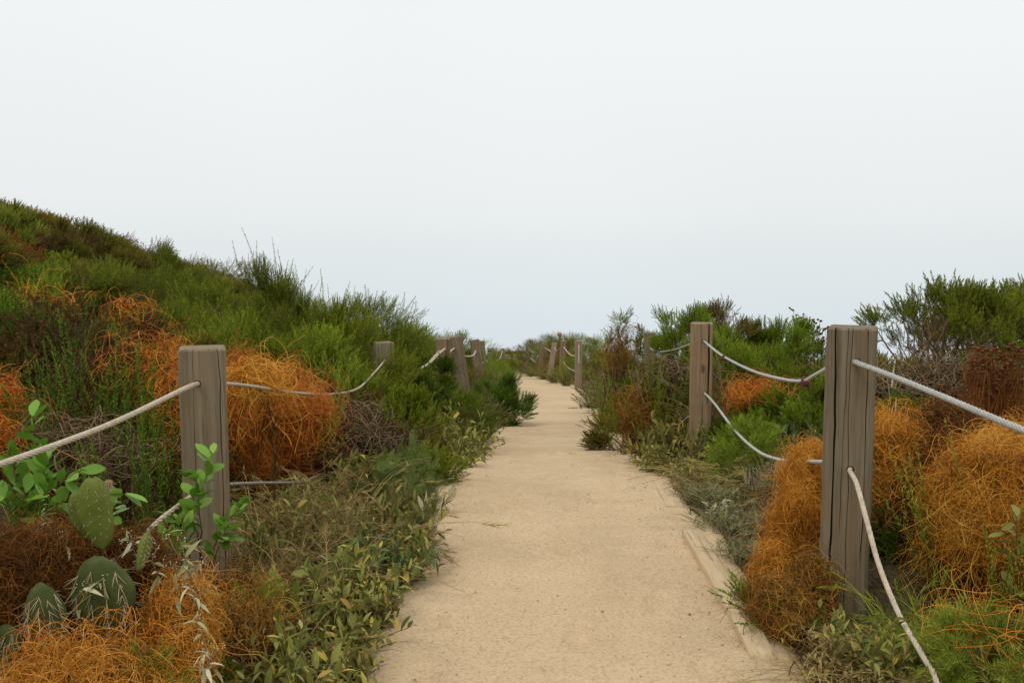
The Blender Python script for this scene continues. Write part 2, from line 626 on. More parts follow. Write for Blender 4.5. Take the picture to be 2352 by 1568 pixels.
rng = np.random.default_rng(5)
py_ = np.concatenate([np.linspace(-6, 2.2, 40), np.linspace(2.23, 8, 420), np.linspace(8.05, 62, 420)])
tt = np.linspace(0, 1, 72)
PL = path_l(py_) - .20 + .10 * vnoise(py_ * 2.3, py_ * 0, 11)
PR = path_r(py_) + .24 + .10 * vnoise(py_ * 2.1, py_ * 0, 12)
PX = PL[:, None] * (1 - tt) + PR[:, None] * tt
PY = np.repeat(py_[:, None], len(tt), 1)
edge = np.minimum(tt, 1 - tt)[None, :] * (PR - PL)[:, None]
PZ = base_z(PY) + .006 - .07 * (1 - sst(0, .14, edge))
PZ += .016 * vnoise(PX * 2.1, PY * 1.3, 21) + .010 * vnoise(PX * 7, PY * 6, 22) + .006 * vnoise(PX * 19, PY * 17, 23) + .005 * vnoise(PX * 43, PY * 40, 24)
PZ += .03 * (1 - sst(.0, .35, edge)) * vnoise(PX * 3, PY * 3, 25)
for k in range(60):      # scuffed footprints
    fy = rng.uniform(2.6, 12)
    fx = rng.uniform(path_l(fy) + .1, path_r(fy) - .1)
    a = rng.normal(0, .25)
    dx, dy = PX - fx, PY - fy
    u_, v_ = dx * math.cos(a) + dy * math.sin(a), -dx * math.sin(a) + dy * math.cos(a)
    q = (u_ / .05) ** 2 + (v_ / .125) ** 2
    PZ += .008 * np.exp(-(np.sqrt(q) - 1.1) ** 2 * 9) - .010 * np.exp(-q * q)
n0, n1 = PX.shape
idx = np.arange(n0 * n1).reshape(n0, n1)
quads = np.stack([idx[:-1, :-1], idx[:-1, 1:], idx[1:, 1:], idx[1:, :-1]], -1).reshape(-1, 4)
G = Geo()
G.add(np.stack([PX, PY, PZ], -1), quads)
tag(link('footpath', G.mesh('footpath', True), M['sand']), kind='structure')


# grit and bits of litter on the path
V8 = np.array([[1, 0, 0], [0, 1, 0], [-1, 0, 0], [0, -1, 0], [0, 0, 1], [0, 0, -1.]])
F8 = np.array([[0, 1, 4], [1, 2, 4], [2, 3, 4], [3, 0, 4], [1, 0, 5], [2, 1, 5], [3, 2, 5], [0, 3, 5]])
G = Geo()
K = 3600
gyy = 2.4 + 12 * rng.random(K) ** 1.8
w = rng.random(K)
edgew = rng.random(K) < .55
w = np.where(edgew, np.where(rng.random(K) < .5, np.abs(rng.normal(0, .10, K)), 1 - np.abs(rng.normal(0, .10, K))), w)
gx = path_l(gyy) * (1 - w) + path_r(gyy) * w
sc = np.stack([rng.uniform(.6, 1.6, K), rng.uniform(.5, 1, K), rng.uniform(.3, .7, K)], -1) * (rng.gamma(2, .0008, K) + .0009)[:, None]
Bs = frame(np.array([[0, 0, 1.]] * K) + rng.normal(size=(K, 3)) * .2, rng) * sc[:, None, :]
scatter(G, (V8, [F8], np.zeros(6)), np.stack([gx, gyy, base_z(gyy) + .010], -1), Bs, 1, rng.random(K))
M['grit'] = leaf_mat('grit_stone', [(0, (.22, .15, .085)), (.5, (.40, .29, .17)), (1, (.62, .50, .34))], rough=.9, trans=0, hue=0, val=0)
tag(link('gravel', G.mesh('gravel'), M['grit']), kind='stuff')

# ------------------------------------------------------------------ templates
def sprig(seed, leaves=40, ln=.2, leaf=.022, lw=.0032, bare=.1, a0=62, a1=15, taper=.5):
    r = np.random.default_rng(seed)
    G = Geo()
    t = np.linspace(0, 1, 5)
    bx, by = r.normal(0, .10, 2) * ln
    cur = np.stack([bx * t * t, by * t * t, ln * t], -1)
    tubes(G, cur, np.linspace(.0016, .0008, 5)[None], 3, .15)
    tl = np.linspace(bare, 1, leaves) + r.normal(0, .01, leaves)
    az = np.arange(leaves) * 2.39996 + r.normal(0, .3, leaves)
    el = np.radians(a0 + (a1 - a0) * tl + r.normal(0, 8, leaves))
    radial = np.stack([np.cos(az), np.sin(az), 0 * az], -1)
    d = radial * np.sin(el)[:, None] + np.array([0, 0, 1.]) * np.cos(el)[:, None]
    b = np.stack([np.interp(tl, t, cur[:, 0]), np.interp(tl, t, cur[:, 1]), tl * ln], -1)
    s = norm(np.cross(d, np.array([0, 0, 1.]) + r.normal(size=d.shape) * .4))
    L = leaf * (1 - taper * tl ** 2) * r.uniform(.7, 1.2, leaves)
    tip = b + d * L[:, None] + np.array([0, 0, -.1]) * L[:, None]
    mid = b + d * (L * .5)[:, None]
    V = np.stack([b, mid + s * lw / 2, tip, mid - s * lw / 2], 1)
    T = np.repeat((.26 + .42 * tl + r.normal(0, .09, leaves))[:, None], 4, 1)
    G.add(V.reshape(-1, 3), np.arange(leaves * 4).reshape(-1, 4), T.ravel())
    return np.concatenate(G.v), [np.concatenate(G.f)], np.concatenate(G.t)


def leaf_tmpl(L=1.0, wd=.38, peak=.45, fold=.18, curl=-.25, n=5):
    t = np.linspace(0, 1, n)
    p = np.where(t < peak, t / peak * .5, .5 + (t - peak) / (1 - peak) * .5)
    w = wd / 2 * np.sin(np.pi * np.clip(p, .03, .985)) ** .8
    V = []
    for k in range(n):
        z = curl * t[k] ** 2
        V += [[-w[k], t[k], z + fold * w[k]], [0, t[k], z - fold * w[k] * .6], [w[k], t[k], z + fold * w[k]]]
    idx = np.arange(n * 3).reshape(n, 3)
    q = np.stack([idx[:-1, :-1], idx[:-1, 1:], idx[1:, 1:], idx[1:, :-1]], -1).reshape(-1, 4)
    V = np.array(V) * L
    return V, [q], np.zeros(len(V))


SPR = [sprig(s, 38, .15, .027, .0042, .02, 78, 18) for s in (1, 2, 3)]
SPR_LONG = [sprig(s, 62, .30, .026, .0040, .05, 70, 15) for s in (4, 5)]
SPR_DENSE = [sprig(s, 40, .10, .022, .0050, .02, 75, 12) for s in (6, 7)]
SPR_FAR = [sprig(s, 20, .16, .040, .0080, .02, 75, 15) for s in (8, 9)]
LEAF = leaf_tmpl()
LEAF_NARROW = leaf_tmpl(1, .24, .45, .15, -.35)
LEAF_CURL = leaf_tmpl(1, .26, .45, .25, -.7, 7)
LEAF_ROUND = leaf_tmpl(1, .52, .6, .15, -.12, 6)


def branches(G, base, ends, r0, rng, n=9, wig=.12, tint=(.2, .8), r1=.25):
    K = len(ends)
    t = np.linspace(0, 1, n)[None, :, None]
    base = np.broadcast_to(base, ends.shape)
    ctrl = base + (ends - base) * np.array([.35, .35, .6]) + rng.normal(size=(K, 3)) * wig * np.linalg.norm(ends - base, axis=1)[:, None]
    c = (1 - t) ** 2 * base[:, None] + 2 * t * (1 - t) * ctrl[:, None] + t * t * ends[:, None]
    ln = np.linalg.norm(ends - base, axis=1)[:, None, None]
    c[:, 1:-1] += rng.normal(size=(K, n - 2, 3)) * wig * .12 * ln
    r0 = np.broadcast_to(r0, (K,))
    R = r0[:, None] * np.linspace(1, r1, n)[None]
    tubes(G, c, R, 4, rng.uniform(*tint, K))
    return c


def shrub_geo(seed, r, h, tm=SPR, tm2=None, lobe_d=13, dens=480, lobe_r=.12, el_min=0.0, cone=.45, up=.45, sc=(.75, 1.25), dead=60, bottom=0.0, layer=False, wood=.009, wavy=.3, fanout=.85):
    """foliage and wood of a shrub whose base is the origin; h is the height of the crown's top"""
    g = np.random.default_rng(seed)
    Gf, Gw = Geo(), Geo()
    area = np.pi * r * r * .8 + np.pi * r * h * 1.1 * (1 - el_min)
    if layer:
        area = np.pi * r * r * 1.5
    lobes = int(np.clip(area * lobe_d, 6, 130))
    per = max(4, dens * area / lobes)
    az = g.uniform(0, 2 * np.pi, lobes)
    el = np.arcsin(np.clip(el_min + (1 - el_min) * g.random(lobes), 0, 1))
    bump = 1 + wavy * np.sin(az * 2 + seed) * np.cos(el) + wavy * .6 * np.sin(az * 5 + el * 4 + seed * 2)
    rad = g.uniform(.70, .95, lobes) * bump
    tip = .18 if tm2 else .13 if tm is SPR else .10
    if layer:
        q = np.sqrt(g.random(lobes))
        L = np.stack([np.cos(az) * r * q, np.sin(az) * r * q, (h - tip) * (1 - .22 * q ** 2 + g.normal(0, .018, lobes))], -1)
        out = norm(np.stack([np.cos(az) * q, np.sin(az) * q, .9 + 0 * q], -1))
    else:
        L = np.stack([np.cos(az) * np.cos(el) * r * rad, np.sin(az) * np.cos(el) * r * rad, bottom + (h - tip - bottom) * np.sin(el) * np.minimum(rad * 1.12, 1.0)], -1)
        out = norm(L * np.array([1 / r, 1 / r, 1 / h]))
    D = norm(out * (1 - up) + np.array([0, 0, 1.]) * up)
    cnt = np.maximum(3, (per * g.uniform(.4, 1.6, lobes)).astype(int))
    li = np.repeat(np.arange(lobes), cnt)
    n = len(li)
    lr = lobe_r * min(1.0, (r / .6) ** .5)
    ov = norm(g.normal(size=(n, 3)) + np.array([0, 0, .45]) + out[li] * .5)
    pos = L[li] + ov * (lr * 1.5 * g.random(n) ** .45 * g.uniform(.7, 1.3, lobes)[li])[:, None] * np.array([1, 1, .75])
    pos[:, 2] = np.maximum(pos[:, 2], .02)
    d = norm(D[li] + ov * fanout + g.normal(size=(n, 3)) * cone * .75)
    tintl = g.normal(0, .12, lobes)
    tms = list(tm) + (list(tm2) if tm2 else [])
    which = g.integers(0, len(tm), n)
    if tm2:
        which = np.where(g.random(n) < .05, len(tm) + g.integers(0, len(tm2), n), which)
    for k in range(len(tms)):
        s = which == k
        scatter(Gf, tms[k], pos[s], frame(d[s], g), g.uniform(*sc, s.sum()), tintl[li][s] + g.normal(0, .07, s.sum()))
    b0 = g.normal(size=(lobes, 3)) * np.array([.14, .14, 0]) * r
    b0[:, 2] = -.03
    c = branches(Gw, b0, L, wood * (.6 + .5 * r), g)
    nd = int(dead * area)
    if nd:
        pick = g.integers(0, lobes, nd)
        kk = g.integers(3, 8, nd)
        s0 = c[pick, kk]
        e0 = s0 + norm(g.normal(size=(nd, 3)) + out[pick] * .8) * g.uniform(.06, .24, nd)[:, None]
        e0[:, 2] = np.maximum(e0[:, 2], .01)
        branches(Gw, s0, e0, .0024, g, 5, .2, (.05, .95))
    return Gf, Gw


STYLE = {
    'big': dict(tm=SPR, dens=720, dead=70, lobe_d=6.5, lobe_r=.15, wavy=.4, sc=(.6, 1.1)),
    'spiky': dict(tm=SPR, tm2=SPR_LONG, up=.62, cone=.34, sc=(.7, 1.2), dens=700, dead=80, lobe_d=7, lobe_r=.13, fanout=.4),
    'small': dict(tm=SPR_DENSE, dens=1150, lobe_d=13, lobe_r=.085, cone=.45, dead=110),
    'canopy': dict(tm=SPR_DENSE, dens=900, lobe_d=20, lobe_r=.09, layer=True, dead=420, fanout=.6, cone=.5, up=.4, wood=.014),
    'far': dict(tm=SPR_FAR, dens=330, lobe_d=9, lobe_r=.14, dead=12, sc=(.5, .95)),
    'tuft': dict(tm=SPR_DENSE, dens=620, lobe_d=60, lobe_r=.05, el_min=.72, dead=60, cone=.5),
    'fan': dict(tm=SPR_LONG, dens=150, lobe_d=30, lobe_r=.07, el_min=.2, up=.75, cone=.18, fanout=.15, dead=30, sc=(.7, 1.3)),
    'dead': dict(tm=SPR_DENSE, dens=420, lobe_d=26, lobe_r=.09, dead=380, cone=.6),
    'bony': dict(tm=SPR_DENSE, dens=110, lobe_d=24, lobe_r=.12, dead=420, cone=.8),
    'fennel': dict(dens=2600, lobe_d=160, lobe_r=.045, cone=.7, up=.3, dead=0, sc=(.6, 1.0), wavy=.1),
}
BASE = {}


def base_for(kind, r, h):
    style, var = kind.rstrip('0123456789'), int(kind[-1]) if kind[-1].isdigit() else 0
    q = math.log(1.42)
    rb, hb = math.exp(round(math.log(r) / q) * q), math.exp(round(math.log(h) / q) * q)
    k = (style, var, round(rb, 3), round(hb, 3))
    if k not in BASE:
        Gf, Gw = shrub_geo(len(BASE) * 7 + 11 + var, rb, hb, **STYLE[style])
        BASE[k] = (Gf.mesh('foliage'), Gw.mesh('branches'), rb, hb)
    return BASE[k]


matkeys = {}


def mesh_with(me, mat):
    k = (me.name, mat.name)
    if k not in matkeys:
        c = me.copy() if me.materials else me
        if me.materials:
            c.materials.clear()
        c.materials.append(mat)
        matkeys[k] = c
    return matkeys[k]


_rot = random.Random(7)


def shrub(kind, mat, X, Y, r, h, label, group=None, name='shrub', cat='shrub', z=None, rot=None):
    f, w_, rb, hb = base_for(kind, r, h)
    z = float(ter(X, Y)) if z is None else z
    o = thing(name, label, cat, (X, Y, z), _rot.uniform(0, 6.28) if rot is None else rot, group)
    o.scale = (r / rb, r / rb, h / hb)
    link('foliage', mesh_with(f, M[mat]), None, o)
    link('branches', mesh_with(w_, M['twig']), None, o)
    return o


def shrub_at(kind, mat, px, ytop, d, r, label, group=None, name='shrub', cat='shrub', rot=None, hmin=.15):
    p = P(px, ytop, d)
    z = float(ter(p[0], p[1]))
    return shrub(kind, mat, p[0], p[1], r, max(hmin, p[2] - z), label, group, name, cat, z, rot)


# ------------------------------------------------------------------ fence posts
def post_mesh(w, h, cracks, seed, cap=.006, bury=.35, n=26, tiltrough=.002):
    """squared post with chamfered top; cracks = list of (side 0-3, fraction along the side, width, depth, z from, z to)"""
    g = np.random.default_rng(seed)
    hw = w / 2
    ch = .010
    zs = np.concatenate([np.linspace(-bury, h - cap, n), [h]])
    rings = []
    corner = [(-hw, -hw), (hw, -hw), (hw, hw), (-hw, hw)]
    walk = [g.normal(0, .0016, (n + 1,)).cumsum() for _ in cracks]
    for k, z in enumerate(zs):
        pts = []
        shrink = cap * .9 if k == n else 0
        for s in range(4):
            a, b = np.array(corner[s]), np.array(corner[(s + 1) % 4])
            d = (b - a) / w
            nrm = np.array([d[1], -d[0]])
            pts.append(a + d * ch)
            for ci, (cs, fr, cw, cd, z0, z1) in sorted(enumerate(cracks), key=lambda q: q[1][1]):
                if cs == s:
                    act = 1.0 if z0 <= z <= z1 else 0.0
                    act *= .75 + .5 * abs(math.sin(z * 7 + ci))
                    c = a + d * (fr * w + walk[ci][k])
                    pts += [c - d * cw / 2 * max(act, .12), c - nrm * cd * act, c + d * cw / 2 * max(act, .12)]
            pts.append(b - d * ch)
        pts = np.array(pts)
        pts = pts * (1 - shrink / hw) + g.normal(0, tiltrough * .3, 2)
        rings.append(np.concatenate([pts, np.full((len(pts), 1), z)], 1))
    m = len(rings[0])
    V = np.concatenate(rings)
    idx = np.arange(m * (n + 1)).reshape(n + 1, m)
    A, B = idx[:-1], idx[1:]
    q = np.stack([A, np.roll(A, -1, 1), np.roll(B, -1, 1), B], -1).reshape(-1, 4)
    me = bpy.data.meshes.new('fence_post')
    me.from_pydata([tuple(v) for v in V], [], [tuple(int(i) for i in f) for f in q] + [tuple(int(i) for i in idx[-1])] + [tuple(int(i) for i in idx[0][::-1])])
    me.update()
    return me


def drill(o, holes):
    """bores real rope holes: (centre, direction, radius, length) in the post's own space"""
    dg = None
    cutters = []
    for c, d, r, ln in holes:
        G = Geo()
        d = np.array(d, float) / np.linalg.norm(d)
        c = np.array(c, float)
        a = np.arange(14) * 2 * np.pi / 14
        ref = np.array([0, 0, 1.]) if abs(d[2]) < .9 else np.array([1., 0, 0])
        nn = np.cross(d, ref)
        nn /= np.linalg.norm(nn)
        bb = np.cross(d, nn)
        ring = r * (np.cos(a)[:, None] * nn + np.sin(a)[:, None] * bb)
        V = np.concatenate([c - d * .03 + ring, c + d * ln + ring])
        me = bpy.data.meshes.new('bore')
        f = [(k, (k + 1) % 14, 14 + (k + 1) % 14, 14 + k) for k in range(14)] + [tuple(range(13, -1, -1)), tuple(range(14, 28))]
        me.from_pydata([tuple(v) for v in V], [], f)
        co = bpy.data.objects.new('bore', me)
        COL.objects.link(co)
        co.parent = o
        cutters.append(co)
        md = o.modifiers.new('bore', 'BOOLEAN')
        md.operation = 'DIFFERENCE'
        md.solver = 'EXACT'
        md.object = co
    bpy.context.view_layer.update()
    dg = bpy.context.evaluated_depsgraph_get()
    me = bpy.data.meshes.new_from_object(o.evaluated_get(dg))
    o.modifiers.clear()
    if len(me.polygons) > 20:
        o.data = me
    for c in cutters:
        bpy.data.objects.remove(c, do_unlink=True)


POSTS = {}


def post(key, px, ytop, d, w, label, mat='wood', rot=0.0, lean=0.0, cracks=(), group=None, seed=0, cat='post', zfix=None):
    """lean: degrees, positive leans the top to the right"""
    top = P(px, ytop, d)
    z = float(base_z(top[1])) if zfix is None else zfix
    hgt = top[2] - z
    L = hgt / math.cos(math.radians(lean))
    o = link('fence_post', post_mesh(w, L, list(cracks), seed), M[mat])
    o.location = (top[0] - math.tan(math.radians(lean)) * hgt, top[1], z)
    o.rotation_mode = 'ZXY'
    o.rotation_euler = (0, math.radians(lean), math.radians(rot))
    o.rotation_mode = 'XYZ'
    o.rotation_euler = (0, 0, 0)
    from mathutils import Matrix
    o.matrix_world = Matrix.Translation(o.location) @ Matrix.Rotation(math.radians(lean), 4, 'Y') @ Matrix.Rotation(math.radians(rot), 4, 'Z')
    tag(o, label, cat, group)
    POSTS[key] = o
    return o


GP = 'weathered posts along the sandy trail'
post('L1', 464, 797, 3.3, .149, 'weathered grey square post with a leafy sprig across its foot, left of the path', 'wood', 17, 0, [(0, .84, .003, .012, -.4, 2), (0, .30, .0015, .006, -.4, 2)], GP, 1)
post('L2', 880, 785, 7.5, .135, 'weathered post half buried in green sagebrush, with a rope drooping to its split face', 'wood', 24, 0, [(0, .80, .008, .03, -.4, 2)], GP, 2)
post('L3', 1018, 777, 10.6, .148, 'broad split post with a small bolt hole beside a tilted post', 'wood_warm', 6, 0, [(0, .82, .008, .03, -.4, 2)], GP, 3)
post('L4', 1046, 772, 12.6, .15, 'grey post tilting to the left behind the broad split post', 'wood', 14, -8, [(0, .7, .004, .02, .4, 2)], GP, 4)
post('L5', 1090, 780, 16.8, .148, 'leaning split post with a short curl of rope, above the grey-green weeds', 'wood', 14, -7, [(0, .8, .006, .03, -.4, 2)], GP, 5)
post('L6', 1104, 783, 20.5, .135, 'thin post edge showing just behind the leaning split post', 'wood', 20, -4, [], GP, 6)
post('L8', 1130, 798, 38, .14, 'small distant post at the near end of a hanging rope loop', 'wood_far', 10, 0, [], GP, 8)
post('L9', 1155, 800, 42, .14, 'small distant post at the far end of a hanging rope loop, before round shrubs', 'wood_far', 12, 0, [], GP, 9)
post('R1', 1958, 750, 3.25, .152, 'big grey post with long dark cracks, nearest on the right with two ropes', 'wood', -22, 0, [(0, .20, .006, .03, -.4, 2), (0, .55, .0022, .010, -.4, 2), (0, .40, .0015, .008, .3, 2), (0, .84, .0025, .012, .2, 2)], GP, 11)
post('R2', 1612, 741, 6.3, .138, 'brown post with knots and a split right edge, second on the right', 'wood_warm', -11, 0, [(0, .80, .010, .04, .45, 2), (0, .62, .003, .02, -.4, .45)], GP, 12)
post('R3', 1492, 763, 12, .14, 'grey post half hidden by brown branches of a big shrub', 'wood', -8, 0, [], GP, 13)
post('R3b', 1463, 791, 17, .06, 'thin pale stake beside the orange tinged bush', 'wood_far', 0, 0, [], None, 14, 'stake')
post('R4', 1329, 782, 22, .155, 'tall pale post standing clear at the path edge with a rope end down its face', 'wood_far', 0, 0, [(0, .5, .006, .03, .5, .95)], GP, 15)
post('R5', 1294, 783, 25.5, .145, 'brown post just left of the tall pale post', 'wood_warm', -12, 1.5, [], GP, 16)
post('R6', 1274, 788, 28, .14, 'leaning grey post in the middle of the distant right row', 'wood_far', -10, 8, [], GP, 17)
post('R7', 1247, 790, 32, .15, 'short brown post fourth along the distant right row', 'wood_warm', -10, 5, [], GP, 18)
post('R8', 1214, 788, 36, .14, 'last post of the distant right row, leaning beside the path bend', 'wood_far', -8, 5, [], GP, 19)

for key, x, lb in (('R0', 1.75, 'weathered post standing behind the viewer on the right'), ('L0', -1.62, 'weathered post standing behind the viewer on the left')):
    o = link('fence_post', post_mesh(.15, 1.0, [(0, .4, .004, .02, -.4, 2)], 21), M['wood'])
    o.location = (x, -1.5, float(ter(x, -1.5)))
    tag(o, lb, 'post', GP)

# the pale post with a wide flat cap
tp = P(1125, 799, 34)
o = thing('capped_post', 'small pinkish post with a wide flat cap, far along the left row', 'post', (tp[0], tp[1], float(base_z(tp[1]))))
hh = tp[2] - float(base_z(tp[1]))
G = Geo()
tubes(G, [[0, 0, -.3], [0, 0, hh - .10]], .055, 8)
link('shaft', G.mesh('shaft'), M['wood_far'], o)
G = Geo()
a8 = np.array([[0, 0, hh - .12], [0, 0, hh - .11], [0, 0, hh - .02], [0, 0, hh], [0, 0, hh + .001]])
tubes(G, a8, np.array([[.05, .085, .085, .07, .0]]), 10)
link('cap', G.mesh('cap'), M['wood_far'], o)


bpy.context.view_layer.update()


def face_pt(key, px, py, off=0.0):
    """where the line of sight through a pixel meets a near post's front face, OFF metres proud of it"""
    o = POSTS[key]
    mw = np.array(o.matrix_world)
    inv = np.linalg.inv(mw)
    a = (inv @ np.array([0, 0, CAMZ, 1]))[:3]
    b = (inv @ np.array([*P(px, py, 5.0), 1]))[:3]
    yf = -max(abs(v.co.y) for v in o.data.vertices)
    t = (yf - a[1]) / (b[1] - a[1])
    q = a + (b - a) * t
    q[1] = yf - off
    return (mw @ np.array([*q, 1]))[:3]


# ------------------------------------------------------------------ ropes
def spline(pts, n):
    pts = np.array(pts, float)
    p = np.concatenate([[2 * pts[0] - pts[1]], pts, [2 * pts[-1] - pts[-2]]])
    out = []
    for k in range(len(pts) - 1):
        t = np.linspace(0, 1, 24, endpoint=False)[:, None]
        a, b, c, d = p[k:k + 4]
        out.append(.5 * (2 * b + (c - a) * t + (2 * a - 5 * b + 4 * c - d) * t ** 2 + (3 * b - a - 3 * c + d) * t ** 3))
    out = np.concatenate(out + [pts[-1:]])
    s = np.concatenate([[0], np.cumsum(np.linalg.norm(np.diff(out, axis=0), axis=1))])
    q = np.linspace(0, s[-1], n)
    return np.stack([np.interp(q, s, out[:, k]) for k in range(3)], -1), s[-1]


def rope(label, pts, rad=.010, mat='rope_w', strands=6, pitch=.105, group='ropes strung through the trail posts', name='rope', per=130):
    c, ln = spline(pts, 60)
    n = max(24, int(ln * per)) if strands > 1 else max(20, int(ln * 22))
    c, ln = spline(pts, n)
    G = Geo()
    if strands > 1:
        T = norm(np.gradient(c, axis=0))
        N0 = np.cross(T[0], [0, 0, 1.])
        N0 = N0 / np.linalg.norm(N0)
        Ns = [N0]
        for k in range(1, n):
            v = Ns[-1] - T[k] * (Ns[-1] @ T[k])
            Ns.append(v / np.linalg.norm(v))
        Ns = np.array(Ns)
        Bs_ = np.cross(T, Ns)
        s = np.linspace(0, ln, n)
        rr = rad * .62
        allp = []
        for k in range(strands):
            a = s / pitch * 2 * np.pi + k * 2 * np.pi / strands
            allp.append(c + rr * (np.cos(a)[:, None] * Ns + np.sin(a)[:, None] * Bs_))
        tubes(G, np.array(allp), rad * (.43 if strands > 4 else .52), 6)
        tubes(G, c, rad * .5, 6)
    else:
        tubes(G, c, rad, 6)
    o = link(name, G.mesh(name, True), M[mat])
    tag(o, label, 'rope', group)
    return o, c


def blob(G, c, r, seed=0, n=(10, 7), tint=.5):
    g = np.random.default_rng(seed)
    u = np.linspace(0, 2 * np.pi, n[0], endpoint=False)
    v = np.linspace(.12, np.pi - .12, n[1])
    UU, VV = np.meshgrid(u, v)
    S = np.stack([np.cos(UU) * np.sin(VV), np.sin(UU) * np.sin(VV), np.cos(VV)], -1) * (1 + g.normal(0, .12, UU.shape))[..., None]
    idx = np.arange(S.shape[0] * S.shape[1]).reshape(S.shape[:2])
    A, B = idx[:-1], idx[1:]
    q = np.stack([A, np.roll(A, -1, 1), np.roll(B, -1, 1), B], -1).reshape(-1, 4)
    G.add(S.reshape(-1, 3) * np.array(r) + np.array(c), q, tint)
    G.add(S[0] * np.array(r) + np.array(c), [np.arange(n[0])[None]], tint)
    G.add(S[-1] * np.array(r) + np.array(c), [np.arange(n[0])[::-1][None]], tint)


def clamp(parent, c, i, s=.022):
    """rusted wire-rope clip on the rope's point i: saddle, two nuts and a U bolt"""
    d = norm(c[min(i + 3, len(c) - 1)] - c[i - 3])
    side = norm(np.cross(d, [0, 0, 1.]))
    dn = np.cross(d, side)
    if dn[2] > 0:
        dn = -dn
    G = Geo()
    for k in (-1, 1):
        a = np.linspace(0, np.pi, 9)
        arc = c[i] + d * k * s * .55 + (np.cos(a)[:, None] * side + np.sin(a)[:, None] * -dn) * s * .62
        arc = np.concatenate([[arc[0] + dn * s * 1.3], arc, [arc[-1] + dn * s * 1.3]])
        tubes(G, arc, s * .17, 6)
        for e in (0, -1):
            tubes(G, np.stack([arc[e] - dn * s * .35, arc[e] + dn * s * .05]), s * .34, 6)
    blob(G, c[i] + dn * s * .6, np.array([s * 1.15, s * .9, s * .6]), 3)
    link('rope_clamp', G.mesh('rope_clamp'), M['rust_iron'], parent)


# right foreground
h1 = P(1968, 831, 3.17)
rope('pale steel rope from the upper hole of the big cracked post towards the viewer', [face_pt('R1', 1968, 831, -.05), face_pt('R1', 1968, 831), face_pt('R1', 1968, 831, .02), P(2030, 856, 3.0), P(2150, 904, 2.72), P(2352, 988, 2.32), P(2560, 1062, 1.95), np.array([1.52, .6, .72]), np.array([1.66, -.6, .74]), np.array([1.75, -1.45, .86])], .0085, 'rope_w')
rope('slack rope hanging from the lower hole of the big cracked post down to the weeds', [face_pt('R1', 1953, 1078, -.05), face_pt('R1', 1953, 1078), face_pt('R1', 1953, 1079, .015), P(1968, 1112, 3.08), P(1992, 1200, 2.98), P(2020, 1300, 2.90), P(2065, 1410, 2.80), P(2105, 1480, 2.68), P(2140, 1538, 2.58), P(2210, 1640, 2.42), np.array([1.25, 1.9, .12]), np.array([1.30, 1.6, .06])], .0076, 'rope_c')
o, c = rope('upper rope with two rusty clamps between the brown knotty post and the big cracked post', [face_pt('R2', 1617, 783, -.05), face_pt('R2', 1617, 783), P(1660, 817, 5.7), P(1730, 852, 5.1), P(1800, 871, 4.45), P(1845, 874, 4.05), P(1870, 862, 3.75), P(1904, 843, 3.4), P(1930, 828, 3.28)], .0070, 'rope_w', strands=6)
i1 = int(np.argmin(np.linalg.norm(c - P(1666, 822, 5.65), axis=1)))
i2 = int(np.argmin(np.linalg.norm(c - P(1852, 873, 4.0), axis=1)))
clamp(o, c, i1, .018)
clamp(o, c, i2, .021)
rope('lower rope curving down in front of the fennel bush between the two right posts', [face_pt('R2', 1618, 902, -.05), face_pt('R2', 1618, 902), P(1640, 925, 5.95), P(1690, 990, 5.3), P(1740, 1035, 4.7), P(1790, 1055, 4.2), P(1850, 1059, 3.7), P(1896, 1060, 3.38), P(1925, 1060, 3.28)], .0070, 'rope_w')
rope('upper rope from the brown knotty post back to the half hidden grey post', [P(1605, 788, 6.3), P(1585, 791, 6.5), P(1550, 803, 8), P(1510, 808, 10), P(1492, 800, 12)], .0075, 'rope_dirty', strands=1)
rope('lower rope sagging in brown branches left of the brown knotty post', [P(1600, 948, 6.3), P(1583, 957, 6.5), P(1555, 975, 7.2), P(1525, 970, 8.5), P(1505, 945, 10), P(1492, 905, 12)], .0075, 'rope_dirty', strands=1)
# left foreground
h2 = P(453, 881, 3.21)
rope('cream twisted rope from the near left post towards the lower left', [face_pt('L1', 453, 881, -.05), face_pt('L1', 453, 881), face_pt('L1', 453, 881, .012), P(425, 892, 3.12), P(250, 975, 2.72), P(0, 1066, 2.32), P(-200, 1130, 2.05), np.array([-1.42, .6, .66]), np.array([-1.55, -.6, .70]), np.array([-1.62, -1.45, .84])], .0078, 'rope_c')
rope('upper rope sagging over the orange dodder from the near left post to the next', [P(470, 880, 3.36), P(519, 881, 3.5), P(580, 887, 4.0), P(680, 902, 4.9), P(760, 905, 5.7), P(820, 893, 6.4), P(856, 860, 6.95), P(884, 828, 7.43)], .0068, 'rope_c')
rope('lower grey rope under the orange dodder right of the near left post', [P(470, 1118, 3.36), P(525, 1112, 3.5), P(600, 1109, 4.0), P(690, 1106, 4.8), P(745, 1085, 5.4), P(775, 1065, 5.8), P(840, 1000, 6.8), P(884, 960, 7.43)], .0062, 'rope_dirty', strands=3, pitch=.1)
rope('lower rope half hidden by leaves left of the near left post', [face_pt('L1', 452, 1130, -.05), face_pt('L1', 452, 1130), P(430, 1146, 3.1), P(395, 1172, 2.95), P(360, 1200, 2.8), P(300, 1260, 2.6), P(200, 1330, 2.4)], .0068, 'rope_c', strands=3, pitch=.12)
rope('rope dipping behind sagebrush right of the half buried post', [P(900, 828, 7.5), P(912, 845, 7.9), P(935, 858, 8.6), P(965, 852, 9.4), P(1000, 815, 10.3), P(1010, 805, 10.5)], .0075, 'rope_c', strands=3)
rope('pale rope emerging from the front hole of the broad split post', [P(1020, 802, 10.65), P(1021, 801.5, 10.5), P(1008, 812, 10.2), P(988, 832, 9.8), P(960, 850, 9.3)], .0115, 'rope_c', strands=1)
